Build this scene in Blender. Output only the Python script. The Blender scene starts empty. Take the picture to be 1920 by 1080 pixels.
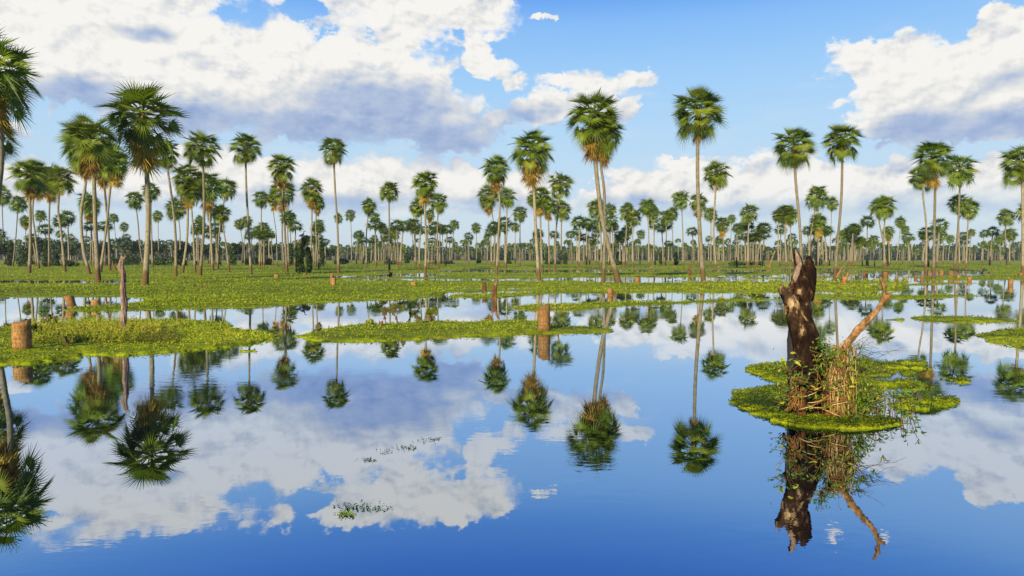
import bpy, math, random
import numpy as np
from mathutils import Vector, Matrix, noise as mnoise

scene = bpy.context.scene
R = math.radians
# ------------------------------------------------------------------ camera
F_PX, HOR, CAM_H = 1280.0, 484.0, 1.6
TH = math.atan((540 - HOR) / F_PX)
cam_d = bpy.data.cameras.new("camera"); cam_d.sensor_width = 36; cam_d.lens = 24.0
cam_d.clip_start = 0.05; cam_d.clip_end = 6000
cam = bpy.data.objects.new("camera", cam_d); scene.collection.objects.link(cam)
cam.location = (0, 0, CAM_H); cam.rotation_euler = (R(90) - TH, 0, 0)
scene.camera = cam

SUN_EL, SUN_AZ = R(21), R(180 + 24)          # azimuth measured from +Y clockwise: behind the camera, to the left
sun_dir = Vector((math.sin(SUN_AZ) * math.cos(SUN_EL), math.cos(SUN_AZ) * math.cos(SUN_EL), math.sin(SUN_EL)))
sd = bpy.data.lights.new("sun", 'SUN'); sd.energy = 5.0; sd.angle = R(0.6); sd.color = (1.0, 0.84, 0.6)
sun = bpy.data.objects.new("sun", sd); scene.collection.objects.link(sun)
sun.rotation_euler = (-sun_dir).to_track_quat('-Z', 'Y').to_euler()

scene.view_settings.view_transform = 'Standard'; scene.view_settings.look = 'None'
scene.view_settings.exposure = 0.7; scene.view_settings.gamma = 1.0
scene.render.resolution_x, scene.render.resolution_y = 1024, 576
scene.cycles.max_bounces = 6; scene.cycles.diffuse_bounces = 2; scene.cycles.glossy_bounces = 3
scene.cycles.transparent_max_bounces = 6; scene.cycles.transmission_bounces = 2
scene.cycles.caustics_reflective = False; scene.cycles.caustics_refractive = False


def ray(u, v):
    a, b = (u - 960) / F_PX, (540 - v) / F_PX
    return a, math.cos(TH) + b * math.sin(TH), -math.sin(TH) + b * math.cos(TH)


def ground(u, v, z=0.0):                      # where a sight line meets the water level
    dx, dy, dz = ray(u, v)
    t = (z - CAM_H) / dz
    return Vector((dx * t, dy * t, z))


def at(u, v, Y):                              # a point at distance Y
    dx, dy, dz = ray(u, v)
    t = Y / dy
    return Vector((dx * t, Y, CAM_H + dz * t))


# ------------------------------------------------------------------ node helper
class NT:
    def __init__(s, tree):
        s.t = tree; s.n = tree.nodes; s.l = tree.links

    def add(s, typ, **kw):
        n = s.n.new(typ)
        for k, v in kw.items():
            if hasattr(n, k):
                setattr(n, k, v)
        return n

    def link(s, a, b):
        s.l.new(a, b)

    def val(s, sock, v):
        if isinstance(v, bpy.types.NodeSocket):
            s.l.new(v, sock)
        else:
            sock.default_value = v

    def math(s, op, a, b=0.0, c=0.0, clamp=False):
        n = s.n.new('ShaderNodeMath'); n.operation = op; n.use_clamp = clamp
        s.val(n.inputs[0], a); s.val(n.inputs[1], b)
        if len(n.inputs) > 2:
            s.val(n.inputs[2], c)
        return n.outputs[0]

    def vmath(s, op, a, b=(0, 0, 0)):
        n = s.n.new('ShaderNodeVectorMath'); n.operation = op
        s.val(n.inputs[0], a)
        if op not in ('LENGTH', 'NORMALIZE'):
            s.val(n.inputs[1], b)
        return n.outputs['Value'] if op in ('LENGTH', 'DOT_PRODUCT', 'DISTANCE') else n.outputs[0]

    def noise(s, vec, scale, detail=4, rough=0.55, out='Fac', dist=0.0):
        n = s.n.new('ShaderNodeTexNoise')
        if vec is not None:
            s.l.new(vec, n.inputs['Vector'])
        n.inputs['Scale'].default_value = scale; n.inputs['Detail'].default_value = detail
        n.inputs['Roughness'].default_value = rough; n.inputs['Distortion'].default_value = dist
        return n.outputs[out]

    def ramp(s, fac, stops, interp='LINEAR'):
        n = s.n.new('ShaderNodeValToRGB'); s.l.new(fac, n.inputs[0])
        e = n.color_ramp.elements; n.color_ramp.interpolation = interp
        while len(e) < len(stops):
            e.new(0.5)
        for el, (p, c) in zip(e, stops):
            el.position = p; el.color = (*c, 1)
        return n.outputs[0]

    def mix(s, fac, a, b, blend='MIX'):
        n = s.n.new('ShaderNodeMix'); n.data_type = 'RGBA'; n.blend_type = blend
        s.val(n.inputs[0], fac)
        s.val(n.inputs[6], a if isinstance(a, bpy.types.NodeSocket) else (*a, 1))
        s.val(n.inputs[7], b if isinstance(b, bpy.types.NodeSocket) else (*b, 1))
        return n.outputs[2]

    def smooth(s, v, lo, hi):
        n = s.n.new('ShaderNodeMapRange'); n.interpolation_type = 'SMOOTHSTEP'
        s.val(n.inputs[0], v); n.inputs[1].default_value = lo; n.inputs[2].default_value = hi
        return n.outputs[0]


# ------------------------------------------------------------------ sky with clouds
world = bpy.data.worlds.new("World"); scene.world = world; world.use_nodes = True
world.cycles.sampling_method = 'MANUAL'; world.cycles.sample_map_resolution = 512
W = NT(world.node_tree)
for n in list(W.n):
    W.n.remove(n)
SC = 1280.0 / 100.0


def azel(u, v):
    dx, dy, dz = ray(u, v)
    l = math.sqrt(dx * dx + dy * dy + dz * dz)
    return math.atan2(dx, dy) * SC, math.asin(dz / l) * SC, (dy / math.hypot(dx, dy)) ** 2


def blob_group(name, blobs):
    g = bpy.data.node_groups.new(name, 'ShaderNodeTree')
    g.interface.new_socket('P', in_out='INPUT', socket_type='NodeSocketVector')
    g.interface.new_socket('F', in_out='OUTPUT', socket_type='NodeSocketFloat')
    G = NT(g); i = G.add('NodeGroupInput'); o = G.add('NodeGroupOutput')
    acc = None
    for (cx, cy, rx, ry) in blobs:
        a, e, c2 = azel(cx, cy)
        d = G.vmath('MULTIPLY', G.vmath('SUBTRACT', i.outputs[0], (a, e, 0)), (100 / (rx * c2), 100 / (ry * c2 ** 0.5), 0))
        f = G.math('SUBTRACT', 1.0, G.vmath('LENGTH', d))
        f = G.math('MULTIPLY', f, 0.45 + 0.55 * min(1.0, ry / 60.0))
        acc = f if acc is None else G.math('SMOOTH_MAX', acc, f, 0.12)
    G.link(acc, o.inputs[0])
    return g


clouds = [(-150, 60, 420, 125), (130, 70, 320, 105), (90, 130, 240, 72), (400, 130, 260, 118), (330, 190, 200, 66),
          (560, 175, 280, 92), (560, 100, 200, 110), (750, 65, 150, 80), (880, 25, 105, 52), (700, 200, 230, 72),
          (845, 255, 120, 34), (895, 105, 42, 48), (775, 130, 100, 58), (300, -6, 250, 42), (700, 0, 250, 36),
          (925, 125, 50, 22), (960, 152, 38, 15), (935, 68, 24, 10), (1020, 37, 22, 8), (1015, 200, 75, 34),
          (925, 228, 60, 22), (1120, 155, 115, 24), (1180, 205, 32, 24), (1110, 195, 70, 40), (40, 242, 42, 17), (1180, 150, 60, 20),
          (1690, 155, 125, 100), (1610, 120, 75, 42), (1865, 95, 80, 85), (1910, 75, 95, 62), (1800, 160, 170, 90),
          (1720, 215, 150, 58), (1850, 200, 180, 66), (1930, 220, 130, 50), (1990, 120, 170, 110), (2170, 180, 200, 100),
          (720, 340, 150, 50), (800, 315, 45, 34), (610, 325, 80, 40), (450, 325, 120, 50), (370, 300, 70, 35),
          (870, 345, 70, 48), (560, 372, 160, 30), (230, 350, 130, 50), (60, 340, 100, 50), (-90, 320, 120, 60), (980, 350, 90, 45),
          (1210, 355, 120, 50), (1330, 365, 170, 55), (1450, 335, 120, 55), (1540, 355, 120, 55), (1290, 308, 80, 14),
          (1660, 350, 110, 50), (1705, 318, 80, 30), (1860, 345, 130, 60), (1500, 392, 220, 20), (1000, 385, 140, 24),
          (750, 398, 220, 16), (1760, 400, 160, 24), (1980, 360, 140, 55), (2150, 350, 150, 60), (-300, 250, 150, 90),
          (1580, -68, 10, 9), (1690, -65, 14, 11), (1590, -50, 14, 8)]
shades = [(110, 180, 260, 42), (380, 225, 220, 42), (640, 245, 320, 50), (830, 262, 170, 45), (985, 215, 70, 26),
          (1150, 218, 80, 18), (1820, 245, 260, 44), (1690, 268, 130, 24), (640, 384, 240, 26), (900, 385, 140, 26),
          (1380, 395, 300, 20), (1660, 388, 140, 26), (1200, 385, 120, 20), (290, 62, 55, 14), (710, 195, 180, 50), (1870, 390, 150, 22),
          (250, 390, 200, 20), (1900, 150, 70, 16), (1180, 222, 34, 10), (40, 252, 40, 9), (1060, 230, 80, 12)]
holes = [(470, 34, 95, 38), (565, 18, 60, 66), (815, 85, 50, 40), (600, 60, 60, 36), (845, 62, 34, 18), (60, -2, 50, 18), (790, 118, 45, 34), (1575, 150, 30, 30), (875, 150, 30, 16), (700, 60, 60, 40)]
gC, gS, gH = blob_group('cloud_masses', clouds), blob_group('cloud_bases', shades), blob_group('cloud_gaps', holes)


def grp(g, vec):
    n = W.add('ShaderNodeGroup'); n.node_tree = g; W.link(vec, n.inputs[0]); return n.outputs[0]


tc = W.add('ShaderNodeTexCoord'); sep = W.add('ShaderNodeSeparateXYZ'); W.link(tc.outputs['Generated'], sep.inputs[0])
az = W.math('MULTIPLY', W.math('ARCTAN2', sep.outputs[0], sep.outputs[1]), SC)
elr = W.math('ARCSINE', sep.outputs[2])
el = W.math('MULTIPLY', elr, SC)
cmb = W.add('ShaderNodeCombineXYZ'); W.link(az, cmb.inputs[0]); W.link(el, cmb.inputs[1])
P = cmb.outputs[0]
stretch = W.vmath('MULTIPLY', P, (1.0, 1.35, 1.0))
w1 = W.vmath('MULTIPLY', W.vmath('SUBTRACT', W.noise(stretch, 1.3, 2, 0.5, 'Color'), (.5, .5, .5)), (0.9, 0.5, 0))
w2 = W.vmath('MULTIPLY', W.vmath('SUBTRACT', W.noise(stretch, 5.0, 4, 0.6, 'Color'), (.5, .5, .5)), (0.42, 0.28, 0))
Pw = W.vmath('ADD', W.vmath('ADD', P, w1), w2)
Fm = grp(gC, Pw); Fh = grp(gH, Pw)
Fm = W.math('SUBTRACT', Fm, W.math('MULTIPLY', W.math('MAXIMUM', Fh, 0.0), 0.72))
fb = W.noise(stretch, 2.6, 9, 0.62)
fb2 = W.noise(W.vmath('ADD', stretch, (0.05, -0.10, 0)), 2.6, 9, 0.62)
vor = W.add('ShaderNodeTexVoronoi', feature='SMOOTH_F1'); W.link(W.vmath('ADD', stretch, w2), vor.inputs['Vector'])
vor.inputs['Scale'].default_value = 3.2; vor.inputs['Smoothness'].default_value = 0.5
D = W.math('ADD', Fm, W.math('MULTIPLY', W.math('SUBTRACT', fb, 0.5), W.math('SUBTRACT', 0.9, W.math('MULTIPLY', W.smooth(az, 5.4, 6.2), 0.4))))
D = W.math('ADD', D, W.math('MULTIPLY', W.math('SUBTRACT', 0.32, vor.outputs['Distance']), 0.16))
wispy = W.math('MULTIPLY', W.smooth(W.noise(P, 0.9, 2, 0.5), 0.36, 0.60), W.math('SUBTRACT', 1.0, W.math('MULTIPLY', W.smooth(az, 5.4, 6.2), 0.8)))
m_hard = W.smooth(D, 0.02, 0.15); m_soft = W.smooth(D, -0.06, 0.34)
mask = W.math('ADD', W.math('MULTIPLY', m_hard, W.math('SUBTRACT', 1.0, wispy)), W.math('MULTIPLY', m_soft, wispy))
# light and shade inside the clouds
Fs = grp(gS, W.vmath('ADD', P, W.vmath('ADD', w1, W.vmath('MULTIPLY', w2, (.1, .1, 0)))))
soft = W.noise(stretch, 1.25, 5, 0.5)
soft2 = W.noise(W.vmath('ADD', stretch, (0.10, -0.20, 0)), 1.25, 5, 0.5)
sh = W.smooth(W.math('ADD', Fs, W.math('MULTIPLY', W.math('SUBTRACT', soft, 0.5), 0.38)), -0.42, 0.62)
relief = W.math('ADD', W.math('MULTIPLY', W.math('SUBTRACT', fb, fb2), 1.25), W.math('MULTIPLY', W.math('SUBTRACT', soft, soft2), 2.7))
big = W.noise(W.vmath('MULTIPLY', P, (1, 2.0, 1)), 1.1, 5, 0.6)
relief = W.math('MULTIPLY', relief, W.math('SUBTRACT', 1.0, W.math('MULTIPLY', sh, 0.75)))
lit = W.math('ADD', W.math('SUBTRACT', 1.0, W.math('MULTIPLY', sh, 0.78)), relief)
lit = W.math('ADD', lit, W.math('MULTIPLY', W.math('SUBTRACT', big, 0.54), 0.5))
lit = W.math('ADD', lit, 0.0, clamp=True)
ccol = W.ramp(lit, [(0.0, (.25, .36, .62)), (0.25, (.42, .52, .72)), (0.5, (.64, .68, .74)), (0.78, (.82, .82, .80)), (1.0, (.94, .92, .88))])
# clear sky: the physical sky, deepened with height
nish = W.add('ShaderNodeTexSky'); nish.sky_type = 'NISHITA'; nish.sun_disc = False
nish.sun_elevation = SUN_EL; nish.sun_rotation = SUN_AZ; nish.air_density = 1.0; nish.dust_density = 0.4; nish.ozone_density = 2.5
eln = W.math('DIVIDE', elr, math.pi / 2)
grad = W.ramp(eln, [(0.0, (.66, .77, .84)), (0.05, (.60, .75, .87)), (0.11, (.49, .72, .95)), (0.165, (.36, .64, .99)), (0.205, (.25, .53, .98)), (0.235, (.12, .36, .93)),
                    (0.275, (.055, .23, .84)), (0.45, (.05, .18, .62)), (1.0, (.03, .10, .38))])
sky = W.mix(0.9, nish.outputs[0], W.vmath('MULTIPLY', grad, (10, 10, 10)))
# thin high veil
veil = W.smooth(W.noise(W.vmath('MULTIPLY', P, (0.35, 1.6, 1)), 1.2, 7, 0.62, dist=0.4), 0.5, 0.78)
veilm = W.math('MULTIPLY', veil, W.smooth(el, 4.4, 2.4))
sky = W.mix(W.math('MULTIPLY', veilm, 0.6), sky, (7.2, 7.8, 8.6))
fade = W.smooth(el, 0.55, 1.25)               # low clouds melt into the pale horizon
final = W.mix(W.math('MULTIPLY', mask, W.math('ADD', 0.15, W.math('MULTIPLY', fade, 0.85))), sky, W.vmath('MULTIPLY', ccol, (10, 10, 10)))
bg = W.add('ShaderNodeBackground'); bg.inputs[1].default_value = 0.0617; W.link(final, bg.inputs[0])
wo = W.add('ShaderNodeOutputWorld'); W.link(bg.outputs[0], wo.inputs[0])


# ------------------------------------------------------------------ materials
def mat(name):
    m = bpy.data.materials.new(name); m.use_nodes = True
    t = NT(m.node_tree)
    for n in list(t.n):
        t.n.remove(n)
    return m, t


def finish(t, shader, disp=None):
    o = t.add('ShaderNodeOutputMaterial'); t.link(shader, o.inputs[0])


def bsdf(t, col, rough=0.8, bump=None, bstr=0.3, bdist=0.02, spec=0.3):
    p = t.add('ShaderNodeBsdfPrincipled'); t.val(p.inputs['Base Color'], col if isinstance(col, bpy.types.NodeSocket) else (*col, 1))
    t.val(p.inputs['Roughness'], rough); p.inputs['Specular IOR Level'].default_value = spec
    if bump is not None:
        b = t.add('ShaderNodeBump'); t.link(bump, b.inputs['Height']); b.inputs['Strength'].default_value = bstr
        b.inputs['Distance'].default_value = bdist; t.link(b.outputs[0], p.inputs['Normal'])
    return p.outputs[0]


def leaf_mat(name, stops, trans=0.35, rough=0.5, vary=0.25):
    m, t = mat(name)
    a = t.add('ShaderNodeAttribute', attribute_name='tone'); oi = t.add('ShaderNodeObjectInfo')
    c = t.ramp(a.outputs['Fac'], stops)
    hsv = t.add('ShaderNodeHueSaturation'); t.link(c, hsv.inputs['Color'])
    t.link(t.math('ADD', 1 - vary / 2, t.math('MULTIPLY', oi.outputs['Random'], vary)), hsv.inputs['Value'])
    t.link(t.math('ADD', 0.49, t.math('MULTIPLY', oi.outputs['Random'], 0.02)), hsv.inputs['Hue'])
    c = hsv.outputs[0]
    b = bsdf(t, c, rough, spec=0.35)
    tr = t.add('ShaderNodeBsdfTranslucent'); t.link(t.mix(1.0, c, (1.0, 1.0, .5), 'MULTIPLY'), tr.inputs[0])
    mx = t.add('ShaderNodeMixShader'); mx.inputs[0].default_value = trans
    t.link(b, mx.inputs[1]); t.link(tr.outputs[0], mx.inputs[2]); finish(t, mx.outputs[0]); return m


M = {}
M['palm'] = leaf_mat('palm_leaf', [(0, (.036, .064, .005)), (.35, (.095, .155, .008)), (.7, (.18, .26, .012)), (1, (.30, .32, .03))], 0.4)
M['dead'] = leaf_mat('dead_palm_leaf', [(0, (.10, .055, .008)), (.35, (.24, .15, .02)), (.7, (.42, .28, .04)), (1, (.60, .44, .09))], 0.3, 0.8)
M['cover'] = leaf_mat('water_plant_leaf', [(0, (.03, .06, .002)), (.3, (.13, .17, .003)), (.65, (.28, .37, .003)), (.92, (.46, .48, .008)), (1, (.52, .40, .04))], 0.3, 0.6, 0)
M['herb'] = leaf_mat('marsh_herb_leaf', [(0, (.10, .055, .015)), (.22, (.09, .12, .006)), (.6, (.24, .34, .010)), (.88, (.42, .46, .02)), (1, (.42, .27, .04))], 0.35, 0.6, 0)
M['vine'] = leaf_mat('vine_leaf', [(0, (.02, .06, .008)), (.5, (.05, .14, .012)), (.85, (.13, .26, .015)), (1, (.42, .42, .03))], 0.35, 0.4, 0)
M['tree'] = leaf_mat('woodland_leaf', [(0, (.012, .026, .010)), (.6, (.03, .055, .016)), (1, (.06, .09, .02))], 0.2, 0.7, 0.2)
M['shrub'] = leaf_mat('shrub_leaf', [(0, (.014, .035, .007)), (.6, (.035, .075, .01)), (1, (.08, .13, .015))], 0.25, 0.7, 0.3)


def trunk_mat(name, base_lo, base_hi, stain=True):
    m, t = mat(name)
    tc = t.add('ShaderNodeTexCoord'); o = tc.outputs['Object']; oi = t.add('ShaderNodeObjectInfo')
    st = t.vmath('MULTIPLY', o, (1, 1, 0.25))
    n1 = t.noise(st, 9 if stain else 38, 6, 0.7); n2 = t.noise(t.vmath('MULTIPLY', o, (1, 1, 6)), 3, 3, 0.6)
    f = t.math('ADD', t.math('MULTIPLY', n1, 0.6), t.math('MULTIPLY', n2, 0.4))
    c = t.ramp(f, [(0.36, base_lo), (0.6, base_hi)])
    hs = t.add('ShaderNodeHueSaturation'); t.link(c, hs.inputs['Color'])
    t.link(t.math('ADD', 0.72, t.math('MULTIPLY', oi.outputs['Random'], 0.5)), hs.inputs['Value']); c = hs.outputs[0]
    if stain:                                   # brown silt line left by floods
        geo = t.add('ShaderNodeNewGeometry'); s = t.add('ShaderNodeSeparateXYZ'); t.link(geo.outputs['Position'], s.inputs[0])
        z = t.math('ADD', s.outputs[2], t.math('MULTIPLY', t.noise(o, 4, 3), -0.7))
        k = t.smooth(z, 0.75, 0.35)
        c = t.mix(t.math('MULTIPLY', k, 0.88), c, (.10, .055, .018))
    finish(t, bsdf(t, c, 0.9, f, 0.6, 0.03, 0.2)); return m


M['trunk'] = trunk_mat('palm_bark', (.115, .095, .055), (.27, .24, .15))
M['stub'] = trunk_mat('cut_palm_bark', (.07, .03, .01), (.36, .20, .065), False)


def wood_mat(name, stops, sc=14, rough=0.85, stretch=0.15, spec=0.25):
    m, t = mat(name)
    o = t.add('ShaderNodeTexCoord').outputs['Object']
    n = t.noise(t.vmath('MULTIPLY', o, (1, 1, stretch)), sc, 7, 0.7)
    n2 = t.noise(o, sc * 0.3, 4, 0.6)
    f = t.math('ADD', t.math('MULTIPLY', n, 0.55), t.math('MULTIPLY', n2, 0.45))
    finish(t, bsdf(t, t.ramp(f, stops), rough, n, 0.9, 0.02, spec)); return m


M['burnt'] = wood_mat('charred_wood', [(.38, (.004, .003, .002)), (.50, (.014, .007, .003)), (.57, (.045, .025, .012)), (.61, (.26, .18, .09)), (.70, (.5, .34, .15))], 13, .85, .35, .08)  # char with tan flecks; they also put the hollow's sunlit spots into the colour
M['half'] = wood_mat('half_charred_wood', [(.36, (.008, .005, .002)), (.47, (.05, .024, .008)), (.53, (.17, .11, .045)), (.62, (.40, .28, .14)), (.72, (.55, .4, .2))], 15, .85, .3)
M['baselog'] = wood_mat('rotten_wood', [(.35, (.02, .009, .003)), (.5, (.10, .04, .008)), (.62, (.26, .11, .015)), (.72, (.12, .10, .02))], 8)
M['tan'] = wood_mat('weathered_limb', [(.33, (.04, .018, .007)), (.48, (.20, .10, .03)), (.60, (.38, .21, .07)), (.75, (.55, .42, .24))], 16)
M['limb'] = wood_mat('limb_wood', [(.36, (.03, .014, .006)), (.46, (.16, .085, .03)), (.56, (.34, .19, .07)), (.7, (.50, .38, .22))], 26, .9, .4)
M['grey'] = wood_mat('grey_driftwood', [(.3, (.06, .035, .025)), (.5, (.20, .13, .09)), (.66, (.46, .36, .22)), (.8, (.58, .48, .25))], 20, 0.9, 0.1)
M['root'] = wood_mat('root_fibre', [(.3, (.08, .03, .008)), (.5, (.22, .10, .025)), (.7, (.42, .25, .08))], 12)
M['straw'] = wood_mat('straw_fibre', [(.3, (.30, .21, .06)), (.7, (.58, .46, .18))], 12)
M['twig'] = wood_mat('twig_bark', [(.3, (.05, .035, .02)), (.7, (.20, .14, .08))], 10)
M['brown'] = wood_mat('wet_brown_wood', [(.32, (.03, .014, .006)), (.5, (.11, .05, .02)), (.68, (.28, .15, .06))], 14)
M['char2'] = wood_mat('sooty_wood', [(.3, (.008, .007, .008)), (.55, (.025, .02, .022)), (.7, (.06, .045, .04))], 9)
m, t = mat('bird_feather'); o = t.add('ShaderNodeTexCoord').outputs['Object']
finish(t, bsdf(t, t.ramp(t.noise(o, 12, 3), [(.3, (.02, .022, .03)), (.7, (.06, .06, .075))]), 0.6)); M['bird'] = m

# water
m, t = mat('marsh_water')
geo = t.add('ShaderNodeNewGeometry')
fres = t.add('ShaderNodeFresnel'); fres.inputs[0].default_value = 1.33
o = geo.outputs['Position']
r1 = t.noise(t.vmath('MULTIPLY', o, (0.6, 1.0, 1)), 7.0, 3, 0.55)
r2 = t.noise(t.vmath('MULTIPLY', o, (0.7, 1.0, 1)), 0.9, 2, 0.5)
patch = t.smooth(t.noise(o, 0.28, 2, 0.5), 0.45, 0.7)
hgt = t.math('ADD', t.math('MULTIPLY', t.math('MULTIPLY', r1, patch), 0.0012), t.math('MULTIPLY', r2, 0.0007))
bp = t.add('ShaderNodeBump'); bp.inputs['Strength'].default_value = 1.0; bp.inputs['Distance'].default_value = 1.0
t.link(hgt, bp.inputs['Height']); 
tint = t.ramp(fres.outputs[0], [(0.0, (.52, .52, .50)), (.12, (.56, .59, .62)), (.22, (.54, .61, .73)), (.36, (.58, .69, .85)), (.6, (.93, .95, .97))])
gl = t.add('ShaderNodeBsdfGlossy'); gl.inputs['Roughness'].default_value = 0.0; t.link(tint, gl.inputs[0]); t.link(bp.outputs[0], gl.inputs['Normal'])
df = t.add('ShaderNodeBsdfDiffuse'); df.inputs[0].default_value = (.006, .018, .05, 1)
mx = t.add('ShaderNodeMixShader'); mx.inputs[0].default_value = 0.975
t.link(df.outputs[0], mx.inputs[1]); t.link(gl.outputs[0], mx.inputs[2]); finish(t, mx.outputs[0]); M['water'] = m

# green mat of water plants
m, t = mat('marsh_ground')
o = t.add('ShaderNodeTexCoord').outputs['Object']
fine = t.noise(o, 22, 5, 0.7); mid = t.noise(o, 2.2, 5, 0.65); bigp = t.noise(t.vmath('MULTIPLY', o, (.5, 1, 1)), 0.12, 4, 0.6)
c = t.ramp(t.math('ADD', t.math('MULTIPLY', fine, .45), t.math('MULTIPLY', mid, .55)),
           [(.36, (.035, .055, .002)), (.45, (.16, .19, .002)), (.53, (.29, .36, .002)), (.63, (.46, .48, .004))])
c = t.mix(t.math('MULTIPLY', t.smooth(bigp, .46, .64), .75), c, (.13, .17, .002))
clump = t.noise(t.vmath('MULTIPLY', o, (.45, 1, 1)), .9, 6, 0.7)
c = t.mix(t.math('MULTIPLY', t.smooth(clump, .52, .62), .7), c, (.05, .095, .003))
c = t.mix(t.math('MULTIPLY', t.smooth(t.noise(o, .5, 4, .7), .58, .74), .55), c, (.24, .17, .03))
finish(t, bsdf(t, c, 0.85, t.math('ADD', fine, mid), 0.9, 0.05, 0.15)); M['ground'] = m


# ------------------------------------------------------------------ mesh helper
class MB:
    def __init__(s):
        s.v = []; s.f = []; s.tone = []; s.mi = []

    def poly(s, pts, faces, tone=0.5, mi=0):
        b = len(s.v); s.v.extend([tuple(p) for p in pts])
        for f in faces:
            s.f.append([b + i for i in f]); s.tone.append(tone); s.mi.append(mi)

    def tube(s, pts, rad, n=8, tone=0.5, mi=0, cap=True, jit=0.0, rng=None):
        pts = [Vector(p) for p in pts]; b = len(s.v); k = len(pts); ref = None
        for i, p in enumerate(pts):
            tdir = (pts[min(i + 1, k - 1)] - pts[max(i - 1, 0)])
            if tdir.length < 1e-9:
                tdir = Vector((0, 0, 1))
            tdir.normalize()
            if ref is None:
                ref = tdir.cross(Vector((0, 1, 0)))
                if ref.length < .1:
                    ref = tdir.cross(Vector((1, 0, 0)))
            x = (ref - tdir * ref.dot(tdir)).normalized(); y = tdir.cross(x); ref = x
            for j in range(n):
                a = 2 * math.pi * j / n; r = rad[i] * (1 + (rng.uniform(-jit, jit) if rng else 0))
                s.v.append(tuple(p + x * (math.cos(a) * r) + y * (math.sin(a) * r)))
        for i in range(k - 1):
            for j in range(n):
                q = (j + 1) % n
                s.f.append([b + i * n + j, b + i * n + q, b + (i + 1) * n + q, b + (i + 1) * n + j]); s.tone.append(tone); s.mi.append(mi)
        if cap:
            s.f.append([b + (k - 1) * n + j for j in range(n)]); s.tone.append(tone); s.mi.append(mi)
            s.f.append([b + j for j in reversed(range(n))]); s.tone.append(tone); s.mi.append(mi)

    def mesh(s, name, mats, smooth=False):
        me = bpy.data.meshes.new(name); me.from_pydata(s.v, [], s.f)
        a = me.attributes.new('tone', 'FLOAT', 'FACE'); a.data.foreach_set('value', s.tone)
        for m_ in (mats if isinstance(mats, list) else [mats]):
            me.materials.append(m_)
        me.polygons.foreach_set('material_index', s.mi)
        me.polygons.foreach_set('use_smooth', [smooth] * len(s.f))
        me.update(); return me

    def build(s, name, mats, parent=None, smooth=False):
        return link(name, s.mesh(name, mats, smooth), parent)


def link(name, data, parent=None, loc=None):
    o = bpy.data.objects.new(name, data); scene.collection.objects.link(o)
    if parent is not None:
        o.parent = parent
    if loc is not None:
        o.location = loc
    return o


def tag(o, label=None, cat=None, group=None, kind=None):
    for k, v in (('label', label), ('category', cat), ('group', group), ('kind', kind)):
        if v:
            o[k] = v
    return o


def thing(name, label, cat, loc, group=None):
    return tag(link(name, None, None, loc), label, cat, group)


def np_mesh(name, V, Fq, tone, m_, smooth=False):
    me = bpy.data.meshes.new(name); nf, k = Fq.shape
    me.vertices.add(len(V)); me.vertices.foreach_set('co', V.astype(np.float32).ravel())
    me.loops.add(nf * k); me.loops.foreach_set('vertex_index', Fq.astype(np.int32).ravel())
    me.polygons.add(nf); me.polygons.foreach_set('loop_start', np.arange(0, nf * k, k, dtype=np.int32))
    try:
        me.polygons.foreach_set('loop_total', np.full(nf, k, dtype=np.int32))
    except Exception:
        pass
    if tone is not None:
        a = me.attributes.new('tone', 'FLOAT', 'FACE'); a.data.foreach_set('value', tone.astype(np.float32))
    me.materials.append(m_)
    me.polygons.foreach_set('use_smooth', np.full(nf, smooth, dtype=bool))
    me.update(calc_edges=True); me.validate(); return me


# numpy noise
def vnoise(x, y, seed=0):
    xi = np.floor(x).astype(np.int64); yi = np.floor(y).astype(np.int64); xf = x - xi; yf = y - yi

    def h(a, b):
        n = (a * 374761393 + b * 668265263 + seed * 974711) & 0xffffffff
        n = ((n ^ (n >> 13)) * 1274126177) & 0xffffffff
        return ((n ^ (n >> 16)) & 0xffff) / 65535.0
    u = xf * xf * (3 - 2 * xf); v = yf * yf * (3 - 2 * yf)
    return (h(xi, yi) * (1 - u) + h(xi + 1, yi) * u) * (1 - v) + (h(xi, yi + 1) * (1 - u) + h(xi + 1, yi + 1) * u) * v


def fbm(x, y, o=4, seed=0):
    r = 0; a = 0.5; s = 0
    for i in range(o):
        r = r + a * vnoise(x * 2 ** i, y * 2 ** i, seed + i); s += a; a *= 0.55
    return r / s


# ------------------------------------------------------------------ land / water layout
XS = 0.16                                      # mats are seen foreshortened: one step across counts less than one in depth


def sdf(U, V, poly):
    x, y = U * XS, V; inside = np.zeros(U.shape, bool); dmin = np.full(U.shape, 1e9)
    pts = [(a * XS, b) for a, b in poly]
    for i in range(len(pts)):
        (x0, y0), (x1, y1) = pts[i - 1], pts[i]
        ex, ey = x1 - x0, y1 - y0; tt = np.clip(((x - x0) * ex + (y - y0) * ey) / (ex * ex + ey * ey + 1e-9), 0, 1)
        dmin = np.minimum(dmin, np.hypot(x - x0 - tt * ex, y - y0 - tt * ey))
        c = ((y0 > y) != (y1 > y)) & (x < (x1 - x0) * (y - y0) / (y1 - y0 + 1e-12) + x0)
        inside ^= c
    return np.where(inside, dmin, -dmin)


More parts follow.
